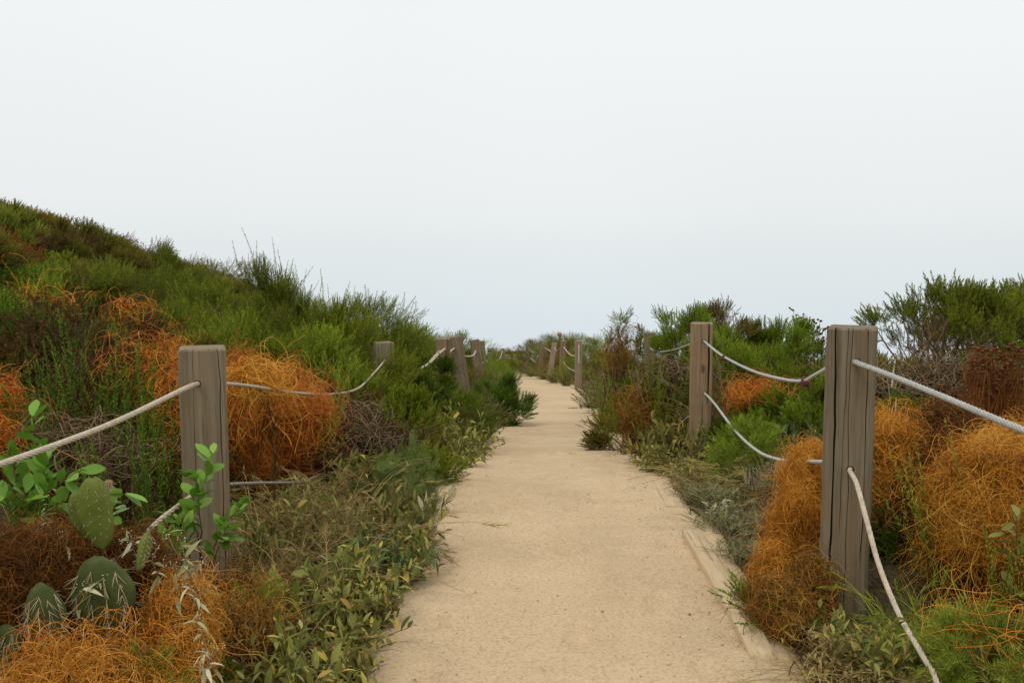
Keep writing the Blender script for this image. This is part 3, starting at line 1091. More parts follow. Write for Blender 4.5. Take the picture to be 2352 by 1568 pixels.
rope('pale rope falling from the hole of the tilted post', [P(1043, 800, 12.55), P(1042, 801, 12.4), P(1034, 808, 12.2), P(1028, 830, 11.8), P(1024, 850, 11.3)], .0105, 'rope_c', strands=1)
rope('short curl of rope from the leaning split post', [P(1093, 807, 16.75), P(1092, 807, 16.6), P(1088, 815, 16.3), P(1078, 818, 15.8), P(1066, 816, 15.0), P(1050, 800, 13.5)], .012, 'rope_c', strands=1)
rope('small loop of rope beyond the leaning split post', [P(1103, 815, 20.5), P(1110, 824, 20.8), P(1119, 830, 22), P(1112, 833, 21), P(1100, 832, 18)], .012, 'rope_c', strands=1)
rope('thin hanging rope loop between the two distant left posts', [P(1130, 812, 37.9), P(1136, 823, 38.6), P(1143, 827, 39.8), P(1149, 821, 41), P(1154, 806, 41.9)], .015, 'rope_c', strands=1)
# right distant row
rope('pale rope end hanging down the face of the tall pale post', [P(1329, 794, 22), P(1329.5, 795, 21.88), P(1329.5, 815, 21.86), P(1329.5, 834, 21.87)], .012, 'rope_c', strands=1)
rope('upper rope between the brown post and the tall pale post', [P(1295, 797, 25.4), P(1302, 806, 24.8), P(1311, 815, 23.8), P(1323, 818, 22.1)], .012, 'rope_c', strands=1)
rope('lower rope between the brown post and the tall pale post', [P(1294, 830, 25.4), P(1300, 840, 24.8), P(1313, 849, 23.6), P(1324, 852, 22.1)], .012, 'rope_c', strands=1)
rope('faint rope between the leaning grey post and the brown post', [P(1278, 806, 27.9), P(1283, 803, 27), P(1289, 798, 25.6)], .0075, 'rope_dirty', strands=1)
rope('short white rope end on the leaning grey post', [P(1274, 797, 28), P(1274, 798, 27.88), P(1275, 802, 27.85), P(1276.5, 806, 27.85)], .012, 'rope_c', strands=1)
rope('straight rope between the short brown post and the leaning grey post', [P(1249, 798, 31.9), P(1256, 801, 30.6), P(1264, 806, 29), P(1268, 808, 28.1)], .013, 'rope_c', strands=1)
rope('sagging rope between the last post and the short brown post', [P(1214, 798, 35.9), P(1220, 807, 35), P(1230, 810, 33.6), P(1242, 809, 32.1)], .014, 'rope_c', strands=1)
rope('lower rope end below the last post of the right row', [P(1214, 819, 35.9), P(1221, 824, 35), P(1227, 829, 34.5), P(1232, 833, 34)], .013, 'rope_c', strands=1)

# real holes where the near ropes enter the near posts
bpy.context.view_layer.update()
for key, pts in (('L1', [(453, 881), (452, 1130)]), ('R1', [(1968, 831), (1953, 1078)]), ('R2', [(1617, 783), (1618, 902)])):
    o = POSTS[key]
    inv = np.array(o.matrix_world.inverted())
    hs = []
    for px, py in pts:
        l_ = (inv @ np.array([*face_pt(key, px, py, .01), 1]))[:3]
        hs.append((tuple(l_), (0, 1, 0), .0118, .085))
    drill(o, hs)



# ------------------------------------------------------------------ path edging timbers
def timber(label, a, b, wdt, thick, proud, cat='timber'):
    a = np.array(a[:2])
    b = np.array(b[:2])
    d = (b - a) / np.linalg.norm(b - a)
    s = np.array([d[1], -d[0]])
    n = 30
    t = np.linspace(0, 1, n)
    c = a[None] + (b - a)[None] * t[:, None]
    g = np.random.default_rng(3)
    z0_, z1_ = float(base_z(a[1])), float(base_z(b[1]))
    prof = [(0, -thick), (0, -.004), (.004, 0), (wdt - .006, 0), (wdt, -.006), (wdt, -thick)]
    V = []
    for k in range(n):
        z = z0_ + (z1_ - z0_) * k / (n - 1) + proud * min(1.0, .45 + 2.6 * k / (n - 1))
        for (o_, h_) in prof:
            q = c[k] + s * (o_ + .0008 * math.sin(k * .9 + o_ * 40))
            V.append([q[0], q[1], z + h_ + g.normal(0, .0006)])
    m = len(prof)
    idx = np.arange(n * m).reshape(n, m)
    A, B = idx[:-1], idx[1:]
    G = Geo()
    mid = np.array(V).mean(0)
    q = np.stack([A, B, np.roll(B, -1, 1), np.roll(A, -1, 1)], -1).reshape(-1, 4)
    Vv = np.array(V)
    ang = math.atan2(d[1], d[0])
    # stored with the grain along local z
    from mathutils import Matrix
    R = Matrix.Rotation(ang - math.pi / 2, 4, 'Z') @ Matrix.Rotation(-math.pi / 2, 4, 'X')
    Mw = Matrix.Translation(mid) @ R
    inv = np.array(Mw.inverted())
    Vl = Vv @ inv[:3, :3].T + inv[:3, 3]
    G.add(Vl, [q, idx[0][None], idx[-1][::-1][None]])
    o = link('edging_timber', G.mesh('edging_timber'), M['timber'])
    o.matrix_world = Mw
    return tag(o, label, cat, 'timbers edging the path')


timber('sand dusted timber edging the right side of the path, the long one in front', P(1724, 1508, 2.93), P(1566, 1222, 4.22), .078, .09, .040)
timber('timber edging nearly buried in sand before the brown knotty post', P(1530, 1156, 4.8), P(1497, 1092, 5.6), .085, .09, .016)


# ------------------------------------------------------------------ more plant builders
def ribbons(G, Pts, wd, rng, tint):
    K, n, _ = Pts.shape
    T = norm(np.gradient(Pts, axis=1))
    s = norm(np.cross(T.mean(1), rng.normal(size=(K, 3))))
    w = wd * np.linspace(1, .15, n)[None, :] if np.ndim(wd) == 0 else wd[:, None] * np.linspace(1, .15, n)[None]
    V = np.stack([Pts - s[:, None] * w[..., None] / 2, Pts + s[:, None] * w[..., None] / 2], 2)
    idx = np.arange(K * n * 2).reshape(K, n, 2)
    q = np.stack([idx[:, :-1, 0], idx[:, :-1, 1], idx[:, 1:, 1], idx[:, 1:, 0]], -1).reshape(-1, 4)
    G.add(V.reshape(-1, 3), q, np.repeat(tint, n * 2))


def blade_paths(rng, base, ln, lean, droop, n=7):
    K = len(base)
    az = rng.uniform(0, 2 * np.pi, K)
    d0 = np.stack([np.cos(az) * lean, np.sin(az) * lean, np.ones(K)], -1)
    d0 = norm(d0)
    t = np.linspace(0, 1, n)[None, :, None]
    hor = np.stack([np.cos(az), np.sin(az), np.zeros(K)], -1)
    ln = np.broadcast_to(ln, (K,))[:, None, None]
    dr = np.broadcast_to(droop, (K,))[:, None, None]
    return base[:, None] + ln * (d0[:, None] * t + hor[:, None] * dr * t ** 2 * .55 - np.array([0, 0, 1.]) * dr * t ** 2.2 * .75)


AWN = None


def grass_geo(seed, r=.16, K=160, ln=(.18, .36), lean=.5, droop=(.2, .9), wd=.0035, heads=.25, mound=.0):
    g = np.random.default_rng(seed)
    G = Geo()
    rr = r * np.sqrt(g.random(K))
    a = g.uniform(0, 6.28, K)
    base = np.stack([rr * np.cos(a), rr * np.sin(a), mound * (1 - (rr / r) ** 2) - .01], -1)
    Pts = blade_paths(g, base, g.uniform(*ln, K), g.uniform(0, lean, K) * 1.0, g.uniform(*droop, K))
    ribbons(G, Pts, g.uniform(.6, 1.3, K) * wd, g, g.random(K))
    hk = np.where(g.random(K) < heads)[0]
    if len(hk):       # seed heads: a spike of short bristles near the tip
        m = 16
        tip = np.repeat(Pts[hk, -1], m, 0)
        td = norm(np.repeat(Pts[hk, -1] - Pts[hk, -3], m, 0))
        off = np.tile(np.linspace(-.055, .015, m), len(hk))
        b = tip + td * off[:, None]
        d = norm(td + g.normal(size=td.shape) * .35)
        Pt = b[:, None] + d[:, None] * np.linspace(0, .03, 3)[None, :, None]
        ribbons(G, Pt, .0035, g, np.repeat(g.uniform(.3, .8, len(hk)), m))
    return G


def leafy_geo(seed, stems=26, h=.25, r=.28, per=11, leaf=.045, tm=(LEAF,), tint=(.25, .6), yellow=.12, droop=.3, base_r=.05, stem_r=.0022, upright=.5, t0=.15, jit=.35, whorl=False):
    g = np.random.default_rng(seed)
    Gf, Gs = Geo(), Geo()
    az = g.uniform(0, 6.28, stems)
    u = np.sqrt(g.random(stems))
    end = np.stack([np.cos(az) * r * u, np.sin(az) * r * u, h * (g.uniform(.45, 1, stems)) * (1 - .45 * u ** 2)], -1)
    base = np.stack([np.cos(az) * base_r * u, np.sin(az) * base_r * u, 0 * az - .01], -1)
    c = branches(Gs, base, end, stem_r, g, 8, .10, (.2, .9), .5)
    K = stems * per
    si = np.repeat(np.arange(stems), per)
    t = t0 + (1 - t0) * np.tile(np.linspace(0, 1, per), stems) + g.normal(0, .02, K)
    t = np.clip(t, 0, 1)
    fi = t * 7
    i0 = np.clip(fi.astype(int), 0, 6)
    fr = (fi - i0)[:, None]
    p = c[si, i0] * (1 - fr) + c[si, i0 + 1] * fr
    T = norm(c[si, i0 + 1] - c[si, i0])
    ph = np.tile(np.arange(per), stems) * 2.4 + np.repeat(g.uniform(0, 6, stems), per)
    Fm = frame(T, g)
    rad = Fm[:, :, 0] * np.cos(ph)[:, None] + Fm[:, :, 1] * np.sin(ph)[:, None]
    d = norm(rad * (1.0 - .45 * t[:, None]) + T * upright + np.array([0, 0, .25]) + g.normal(size=(K, 3)) * jit)
    sc = leaf * g.uniform(.55, 1.15, K) * (1 - .3 * t ** 3)
    tn = g.uniform(*tint, K)
    old = g.random(K) < yellow
    tn = np.where(old, g.uniform(.75, 1, K), tn)
    w = g.integers(0, len(tm), K)
    for k in range(len(tm)):
        s = w == k
        scatter(Gf, tm[k], p[s], frame_up(d[s], g, jit), sc[s], tn[s])
    return Gf, Gs


def fern_tmpl():
    V, Fq = [], []
    n = 11
    for k in range(n):
        t = k / (n - 1)
        ll = .34 * math.sin(math.pi * min(.97, .12 + .86 * t)) + .03
        for sgn in (-1, 1):
            dx, dy = sgn * math.cos(.55), math.sin(.55)
            for j in range(5):
                f = (j + .6) / 5
                bx, by = dx * ll * f, .06 + .94 * t + dy * ll * f
                for s2 in (-1, 1):
                    ax, ay = dx * .5 - s2 * dy * .8, dy * .5 + s2 * dx * .8
                    l2 = .085 * (1 - .5 * f) * (.5 + ll * 2)
                    wx, wy = -ay * .22, ax * .22
                    z = -.25 * by * by
                    b = len(V)
                    V += [[bx, by, z], [bx + (ax * .5 + wx) * l2, by + (ay * .5 + wy) * l2, z + .01], [bx + ax * l2, by + ay * l2, z - .01], [bx + (ax * .5 - wx) * l2, by + (ay * .5 - wy) * l2, z + .01]]
                    Fq.append([b, b + 1, b + 2, b + 3])
    return np.array(V), [np.array(Fq)], np.zeros(len(V))


FERN = fern_tmpl()


def dodder_geo(seed, blobs, n, steps=16, step=.022, rad=.0011, wild=.12, tint=(.15, .95), shell=(.45, 1.05), kink=.5, hang=0.0):
    g = np.random.default_rng(seed)
    G = Geo()
    vol = np.array([np.prod(b[1]) ** (2 / 3) for b in blobs])
    bi = g.choice(len(blobs), n, p=vol / vol.sum())
    C = np.array([b[0] for b in blobs], float)[bi]
    R = np.array([b[1] for b in blobs], float)[bi]
    q = norm(g.normal(size=(n, 3)))
    lump = 1 + .42 * np.sin(q[:, 0] * 4 + seed) * np.cos(q[:, 1] * 4 + q[:, 2] * 5 + seed * 2) + .16 * np.sin(q[:, 2] * 11 + q[:, 0] * 9)
    rho = g.uniform(*shell, n) ** .7
    p = C + q * R * (rho * lump)[:, None]
    d = norm(g.normal(size=(n, 3)))
    d = norm(d - (d * q).sum(1, keepdims=True) * q * .55)
    wl = g.random(n) < wild * .5
    out = [p]
    turn = norm(g.normal(size=(n, 3)))
    for k in range(steps - 1):
        turn = norm(turn + g.normal(size=(n, 3)) * .5)
        d = d + turn * kink
        qv = (p - C) / R
        m = np.linalg.norm(qv, axis=1, keepdims=True)
        nrm = norm(qv / R)
        pull = (rho * lump)[:, None] - m
        d = np.where(wl[:, None], d - np.array([0, 0, .25 + hang]), d + nrm * np.clip(pull * 1.3, -.6, .35) - np.array([0, 0, hang]))
        d = norm(d)
        p = p + d * step
        out.append(p)
    Pts = np.stack(out, 1)
    tn = g.uniform(*tint, n)
    zrel = (Pts[:, 0, 2] - C[:, 2]) / R[:, 2]
    tubes(G, Pts, rad * g.uniform(.6, 1.35, n)[:, None], 3, np.clip(tn, 0, 1))
    # short broken ends that stand off the mat
    m = n // 3
    pk = g.integers(0, n, m)
    s0 = Pts[pk, g.integers(0, steps, m)]
    o_ = norm((s0 - C[pk]) / R[pk])
    d = norm(o_ * .6 + g.normal(size=(m, 3)))
    pp = [s0]
    for k in range(6):
        d = norm(d + g.normal(size=(m, 3)) * .45 - np.array([0, 0, .08]))
        pp.append(pp[-1] + d * step * .8)
    tubes(G, np.stack(pp, 1), rad * .75, 3, np.clip(tn[pk] + g.normal(0, .15, m), 0, 1))
    return G


def tangle(label, blobs_px, n, mat, host='sage_brown', seed=0, group='orange dodder tangles', steps=16, step=.022, rad=.0011, wild=.12, tint=(.15, .95), shell=(.35, 1.05), kink=.5, hang=0.0, host_n=60, name='dodder_vine', cat='dodder', part='strands'):
    """blobs_px: (px, py, d, rx px, rz px, depth radius m)"""
    bl = []
    for (px, py, d, rx, rz, ry) in blobs_px:
        bl.append((P(px, py, d), np.array([rx * d / F, ry, rz * d / F])))
    org = bl[0][0].copy()
    org[2] = min(float(ter(org[0], org[1])), org[2])
    loc = [(c - org, r) for c, r in bl]
    o = thing(name, label, cat, org, 0, group)
    link(part, dodder_geo(seed, loc, n, steps, step, rad, wild, tint, shell, kink, hang).mesh(part), M[mat], o)
    # the withered plant it has overgrown
    g = np.random.default_rng(seed + 99)
    G = Geo()
    for c, r in loc:
        K = host_n
        e = c + norm(g.normal(size=(K, 3))) * r * g.uniform(.2, .85, (K, 1))
        e[:, 2] = np.maximum(e[:, 2], .02)
        b = np.array([c[0], c[1], 0]) + g.normal(size=(K, 3)) * np.array([.25, .25, 0]) * r
        branches(G, b, e, .004, g, 7, .2, (.0, .6))
        s = e + g.normal(size=e.shape) * r * .15
        scatter(G, SPR_DENSE[0], s, frame(norm(e - b + 1e-4) + g.normal(size=e.shape) * .5, g), g.uniform(.3, .7, K), -.25)
    link('host_stems', G.mesh('host_stems'), M[host], o)
    return o


LEAFY = {}


def leafy_base(key, seed, **k):
    Gf, Gs = leafy_geo(seed, **k)
    LEAFY[key] = (Gf.mesh(key), Gs.mesh(key + '_stem'), k.get('r', .28), k.get('h', .25))


for i in range(3):
    leafy_base('low%d' % i, 200 + i, stems=30, h=.26, r=.26, per=10, leaf=.070, tm=(LEAF, LEAF_NARROW, LEAF), yellow=.2, tint=(.15, .7))
for i in range(2):
    leafy_base('fine%d' % i, 210 + i, stems=90, h=.34, r=.34, per=14, leaf=.030, tm=(LEAF, LEAF_NARROW), jit=.5)
for i in range(2):
    leafy_base('fern%d' % i, 220 + i, stems=30, h=.22, r=.22, per=5, leaf=.085, tm=(FERN,), t0=.45, tint=(.25, .65), yellow=.03)
for i in range(2):
    leafy_base('white%d' % i, 230 + i, stems=8, h=.20, r=.12, per=5, leaf=.075, tm=(LEAF,), yellow=0, tint=(.3, .9), upright=.9)
_r2 = random.Random(17)


def leafy(key, mat, X, Y, r, h, label, cat='plant', name='low_plant', group=None, z=None, stem='twig'):
    f, s, rb, hb = LEAFY[key]
    z = float(ter(X, Y)) if z is None else z
    o = thing(name, label, cat, (X, Y, z), _r2.uniform(0, 6.28), group)
    o.scale = (r / rb, r / rb, h / hb)
    link('leaves', mesh_with(f, M[mat]), None, o)
    link('stems', mesh_with(s, M[stem]), None, o)
    return o


def leafy_at(key, mat, px, py, d, r, h, label, **k):
    p = P(px, py, d)
    return leafy(key, mat, p[0], p[1], r, h, label, **k)


GRASS = [grass_geo(300, .16, 130, (.2, .4), .6, (.3, 1.1), .0048).mesh('blades'), grass_geo(301, .18, 140, (.22, .46), .7, (.6, 1.5), .005, heads=.3).mesh('blades'), grass_geo(302, .14, 170, (.10, .22), .5, (.1, .6), .0035, .2).mesh('blades')]


def grass_at(i, mat, px, py, d, r, h, label, group='dry grass tufts', name='grass_tuft', cat='grass tuft', X=None, Y=None):
    p = P(px, py, d) if X is None else (X, Y)
    o = link(name, mesh_with(GRASS[i], M[mat]), None)
    o.location = (p[0], p[1], float(ter(p[0], p[1])))
    o.rotation_euler = (0, 0, _r2.uniform(0, 6.28))
    o.scale = (r / .16, r / .16, h / .3)
    return tag(o, label, cat, group)


# ------------------------------------------------------------------ left bank shrubs
GL_ = 'green shrubs on the left bank'
S = shrub_at
S('spiky0', 'sage', 662, 585, 7.6, .9, 'tall bright green shrub with long spikes standing against the sky behind the left ropes', GL_, rot=.4)
S('big0', 'sage', 785, 680, 8.2, .75, 'dense rounded green shrub on the sloping skyline above the half buried post', GL_)
S('big1', 'sage', 500, 655, 8.4, .95, 'broad green shrub directly behind the near left post', GL_)
S('big2', 'sage', 370, 640, 9.4, 1.0, 'broad green shrub behind the dark withered bush with the dodder cap', GL_)
S('big0', 'sage', 225, 615, 9.8, 1.0, 'broad green shrub behind the withered bush, below the bare hillside', GL_)
S('big1', 'sage', 60, 625, 9.0, 1.0, 'broad green shrub at the left end of the bank behind the withered bush', GL_)
S('big2', 'sage', 580, 705, 7.2, .65, 'lower green shrub at the left foot of the spiky tall one', GL_)
S('big1', 'sage', 690, 765, 7.2, .55, 'green shrub leaning over the orange dodder mass', GL_)
S('big0', 'sage', 765, 815, 6.9, .34, 'green shrub spreading beside the drooping rope left of the half buried post', GL_)
S('small0', 'sage', 862, 872, 6.7, .22, 'small green shrub covering the foot of the half buried post', GL_)
S('big1', 'sage', 870, 745, 9.4, .5, 'green shrub filling the dip between the sloping skyline and the half buried post', GL_)
S('big2', 'sage', 885, 728, 11, .7, 'green shrub just behind the half buried post', GL_)
S('tuft0', 'sage', 945, 735, 11.5, .28, 'small tufted shrub with upright tips on the skyline', GL_)
S('big0', 'sage_olive', 965, 775, 13.0, .70, 'olive and brown shrub below the small upright tuft', GL_)
S('big1', 'sage', 1025, 764, 18.5, .9, 'rounded green shrub rising behind the tilted post', GL_)
S('far0', 'sage', 1085, 785, 23, .80, 'green shrub sloping down behind the leaning split post', GL_)
S('small1', 'sage_dark', 1005, 828, 8.9, .44, 'dense dark green shrub in front of the broad split post', GL_)
S('small2', 'sage_dark', 955, 835, 8.4, .34, 'dark green shrub where the rope dips behind it', GL_)
S('small0', 'sage', 940, 885, 6.3, .27, 'bright feathery shrub right of the half buried post', GL_)
S('small1', 'sage', 950, 1030, 5.6, .20, 'small feathery shrub low beside the path above the blue-green fronds', GL_)
S('fan0', 'sage_dark', 240, 850, 4.2, .34, 'upright fan of dark green spikes in front of the withered bush', GL_)
S('fan0', 'sage_dark', 55, 735, 5.2, .40, 'green spiky sprigs at the left edge of the picture above the rope', GL_)
S('fan0', 'sage_dark', 335, 1090, 3.5, .22, 'low dark green spikes between the cactus and the near left post', GL_)
S('fan0', 'sage', 290, 760, 6.4, .4, 'green sprigs rising beside the dodder capped dark bush', GL_)
S('fan0', 'sage_dark', 130, 930, 4.0, .3, 'dark sprigs low behind the left rope', GL_)
S('dead0', 'sage_brown', 190, 668, 5.0, .50, 'dark brown withered bush with curled dead tips above the left rope', GL_)
S('dead1', 'sage_brown', 60, 690, 5.2, .40, 'withered brown bush at the far left with dodder threads', GL_)
S('dead2', 'sage_brown', 300, 705, 4.9, .20, 'compact dark dead bush capped with orange dodder', GL_)
S('dead0', 'sage_brown', 120, 850, 4.7, .45, 'bare brown twigs below the withered bush', GL_)
S('bony0', 'sage_brown', 790, 985, 5.9, .42, 'tangle of bare grey-brown stems right of the orange dodder mass', GL_)
S('dead1', 'sage_brown', 720, 858, 6.7, .42, 'brown twiggy shrub behind the rope over the dodder', GL_)
S('bony0', 'sage_olive', 905, 950, 6.0, .34, 'brown undergrowth shrub below the bright feathery one', GL_)
S('bony0', 'sage_brown', 985, 935, 7.8, .36, 'reddish brown underside of twigs below the dense dark green shrub', GL_)
S('small0', 'sage', 460, 770, 6.0, .5, 'green shrub straight above the near left post', GL_)
S('small1', 'sage', 590, 800, 5.6, .42, 'green sprigs just above the right of the near left post', GL_)
S('small2', 'sage_olive', 400, 780, 5.6, .42, 'olive shrub with dodder threads left of the near left post', GL_)
S('dead0', 'sage_olive', 445, 745, 6.4, .36, 'olive and brown shrub poking up behind the near left post', GL_)
S('dead2', 'sage_brown', 655, 760, 7.5, .30, 'brown twigs added as a dark gap below the spiky tall shrub', GL_)  # withered shrubs set between the greens to imitate their shaded gaps
S('dead1', 'sage_brown', 840, 905, 6.3, .28, 'brown shrub added as a dark gap under the drooping rope', GL_)
S('dead0', 'sage_brown', 560, 790, 6.6, .30, 'withered brown shrub added as a dark gap above the right of the near left post', GL_)
# hillside
q = P(247, 560, 13)
shrub('small1', 'sage_brown', q[0], q[1], .22, .32, 'dark round shrub alone on the pale hillside', 'shrubs dotted over the hillside')
HL = ['yellow-green tuft among the rusty patches on the hillside', 'olive shrub on the lower hillside', 'green shrub on the lower hillside']
for k, (px, d, r, h) in enumerate([(15, 11.5, .5, .4), (70, 12, .45, .35), (120, 11, .4, .35), (170, 12.5, .5, .4), (30, 13.2, .4, .25), (100, 13.6, .4, .25), (190, 13.8, .4, .22), (250, 12.5, .45, .35), (320, 14, .5, .35),
                                    (410, 14, .5, .3), (480, 14.5, .5, .3), (-40, 12, .5, .35), (200, 10.5, .5, .35)]):
    q = P(px, 600, d)
    shrub('small%d' % (k % 3), ['lime', 'sage_olive', 'sage'][k % 3], q[0], q[1], r, h, HL[k % 3], 'shrubs dotted over the hillside')
for k, (px, d, r, h) in enumerate([(45, 12.6, .4, .35), (145, 13.4, .4, .35), (220, 13.6, .4, .22), (5, 13.8, .4, .22), (-20, 10.4, .5, .35)]):
    q = P(px, 600, d)
    shrub('dead%d' % (k % 3), 'rust', q[0], q[1], r, h, 'rusty brown patch of shrub among the yellow-green hillside tufts', 'shrubs dotted over the hillside')

# ------------------------------------------------------------------ left path edge, from the far bend to the viewer
GE = 'low plants along the left path edge'
leafy_at('fine0', 'broad_dark', 1150, 880, 11.8, .30, .56, 'dark green leafy bush bulging into the path on the left')
S('small2', 'sage_dark', 1148, 848, 11.3, .34, 'round dark green heart of the bush bulging into the path on the left')
leafy_at('fine1', 'blue', 1098, 870, 9.4, .40, .50, 'grey-green weedy plant left of the dark bush that bulges into the path')
leafy_at('fine0', 'blue', 1060, 850, 11.5, .45, .62, 'grey-green weeds before the leaning split post')
leafy_at('fine1', 'broad_dark', 1140, 860, 16, .4, .42, 'leafy weeds beyond the dark bush that bulges into the path')
leafy_at('fine0', 'lime', 1128, 830, 22, .5, .55, 'yellow flecked weeds in the middle of the left row of posts')
leafy_at('fine1', 'blue', 1105, 840, 18, .6, .6, 'grey-green weeds beside the leaning split post')
leafy_at('fine0', 'broad_dark', 1120, 850, 26, .6, .5, 'green weeds before the pinkish capped post')
leafy_at('low0', 'broad', 1080, 985, 7.6, .27, .30, 'leafy ground plant below the dark bush that bulges into the path', group=GE)
leafy_at('low1', 'broad', 1045, 985, 7.2, .25, .42, 'taller leafy plant with dark gaps behind the path edge', group=GE)
leafy_at('low2', 'broad', 1085, 1030, 7.0, .20, .16, 'olive ground plant at the corner where the path narrows', group=GE)
leafy_at('low0', 'broad', 1055, 1060, 6.3, .22, .17, 'ground plant with grey-green leaves spreading onto the sand', group=GE)
leafy_at('low1', 'broad', 1010, 1000, 6.5, .24, .38, 'leafy olive plant right of the bright feathery shrub', group=GE)
leafy_at('fern0', 'blue', 945, 1090, 5.2, .17, .30, 'blue-green ferny plant with curled fronds beside the path', group=GE)
leafy_at('fern1', 'blue', 905, 1130, 4.8, .22, .26, 'grey-green ferny plant left of the curled fronds', group=GE)
leafy_at('fern0', 'blue', 965, 1160, 4.55, .18, .20, 'blue-green ferny plant spreading toward the sand', group=GE)
leafy_at('fern1', 'blue', 960, 1270, 3.95, .13, .20, 'ferny patch below the small white leaves at the path', group=GE)
leafy_at('low2', 'broad', 840, 1110, 4.9, .24, .30, 'broad leaved plant with yellow leaves left of the ferny plants', group=GE)
leafy_at('white0', 'white', 960, 1260, 3.95, .10, .24, 'cluster of small white leaves at the left path edge', group='pale leaved plants')
leafy_at('white1', 'greygreen', 985, 1160, 4.6, .10, .09, 'pale dry leaf litter plant flat on the sand at the left', group='pale leaved plants')
leafy_at('low0', 'broad', 900, 1270, 3.85, .22, .30, 'leafy plant left of the small white leaves', group=GE)
leafy_at('low1', 'broad', 935, 1330, 3.65, .16, .22, 'leafy plant closing the corner below the ferny patch', group=GE)
leafy_at('low0', 'broad_dark', 890, 1330, 3.6, .20, .26, 'dark leafy plant behind the one with yellowing leaves', group=GE)
leafy_at('low1', 'broad', 905, 1230, 4.1, .20, .30, 'leafy plant between the drooping grass and the white leaves', group=GE)
leafy_at('fern1', 'blue', 930, 1210, 4.25, .16, .24, 'grey-green fronds above the small white leaves', group=GE)
leafy_at('low2', 'broad', 835, 1380, 3.35, .22, .26, 'leafy plant with yellowing leaves above the sand corner', group=GE)
leafy_at('low0', 'broad', 780, 1390, 3.2, .22, .30, 'leafy plant among drooping dry grass stems', group=GE)
leafy_at('low1', 'broad', 855, 1440, 3.15, .14, .18, 'small leafy plant spilling onto the sand', group=GE)
leafy_at('low2', 'broad', 800, 1460, 3.0, .20, .22, 'leafy plant below the one with yellowing leaves', group=GE)
leafy_at('low0', 'broad', 750, 1480, 2.85, .20, .24, 'leafy plant in the lower middle of the left edge', group=GE)
leafy_at('low1', 'broad', 800, 1530, 2.75, .13, .16, 'leafy plant at the bottom nearest the sand', group=GE)
leafy_at('low2', 'broad', 680, 1540, 2.6, .20, .26, 'leafy plant at the bottom right of the orange tangle', group=GE)
leafy_at('low1', 'broad', 740, 1580, 2.5, .17, .20, 'leafy plant cut by the bottom of the picture', group=GE)
leafy_at('fine0', 'greygreen', 590, 1480, 2.75, .18, .28, 'pale feathery weeds right of the white leaved plant', group=GE)
leafy_at('low1', 'broad', 690, 1215, 3.9, .20, .30, 'green leafy plant pushing through the tan grass of the left verge', group=GE)
leafy_at('low2', 'broad', 600, 1260, 3.6, .16, .26, 'leafy plant among bent stems right of the near left post', group=GE)
leafy_at('fine1', 'broad', 780, 1270, 3.7, .22, .30, 'small leaved olive plant in the middle of the left verge', group=GE)
leafy_at('fine0', 'lime', 730, 1160, 4.3, .18, .28, 'yellow-green weeds below the grey lower rope', group=GE)
leafy_at('fern1', 'fennel', 600, 1420, 2.9, .14, .26, 'green ferny sprigs growing out of the dull orange tangle', group=GE)
for k, (px, py, d, r, h, i, lb) in enumerate([
        (620, 1190, 3.9, .20, .34, 1, 'drooping tan grass just right of the near left post'),
        (700, 1230, 3.8, .22, .36, 1, 'drooping grass with seed heads in the middle of the left verge'),
        (780, 1200, 4.1, .20, .34, 0, 'tan grass tuft above the leafy plants on the left verge'),
        (810, 1210, 4.0, .18, .32, 1, 'grass tuft with reddish heads near the ferny plants'),
        (850, 1230, 3.9, .15, .28, 0, 'thin grass tuft leaning to the path left of the white leaves'),
        (650, 1290, 3.5, .20, .34, 1, 'pale grass tuft with bent stems by the foot of the near left post'),
        (590, 1330, 3.3, .16, .28, 0, 'thin grass tuft over the dull orange tangle'),
        (720, 1330, 3.4, .20, .30, 0, 'grass tuft mixed into the leafy plants in the left verge'),
        (700, 1110, 4.6, .22, .34, 1, 'tan grass under the grey lower rope'),
        (600, 1130, 4.2, .18, .28, 0, 'brown grass below the orange dodder mass'),
        (800, 1120, 4.8, .18, .30, 0, 'grass tuft beside the broad leaved plant with yellow leaves'),
        (560, 1480, 2.6, .14, .26, 1, 'grass blades at the bottom beside the orange tangle')]):
    grass_at(i, 'grass', px, py, d, r, h, lb)

# ------------------------------------------------------------------ dodder on the left
tangle('big bright orange dodder mass right of the near left post', [(625, 990, 5.35, 112, 118, .24), (695, 1005, 5.5, 52, 88, .18), (550, 925, 5.0, 40, 88, .15), (630, 925, 5.3, 76, 40, .16), (715, 975, 5.5, 34, 50, .1), (575, 1060, 5.1, 50, 40, .1)], 8200, 'dodder', seed=1, step=.024, rad=.0009, wild=.12, kink=.40)
tangle('orange dodder drape left of the near left post', [(395, 950, 4.3, 38, 110, .12), (380, 860, 4.7, 50, 60, .12)], 260, 'dodder', seed=2, step=.026, rad=.0009, wild=.3, kink=.34, shell=(.2, 1.1))
tangle('loose orange dodder threads strung across twigs below the dark dead bush', [(300, 830, 4.8, 75, 60, .2), (370, 790, 5.0, 40, 40, .12)], 80, 'dodder', seed=3, step=.030, rad=.0010, wild=.0, host_n=15, kink=.28, shell=(.2, 1.1))
tangle('thin orange dodder cap on the compact dead bush', [(300, 708, 5.05, 48, 24, .10)], 26, 'dodder', seed=4, step=.026, rad=.0013, host_n=4, kink=.3, wild=0)
tangle('orange dodder threads on the left end of the withered bush', [(45, 690, 5.5, 26, 36, .08), (120, 690, 5.4, 80, 30, .15)], 34, 'dodder', seed=5, step=.032, rad=.0012, wild=.2, host_n=6, kink=.3)
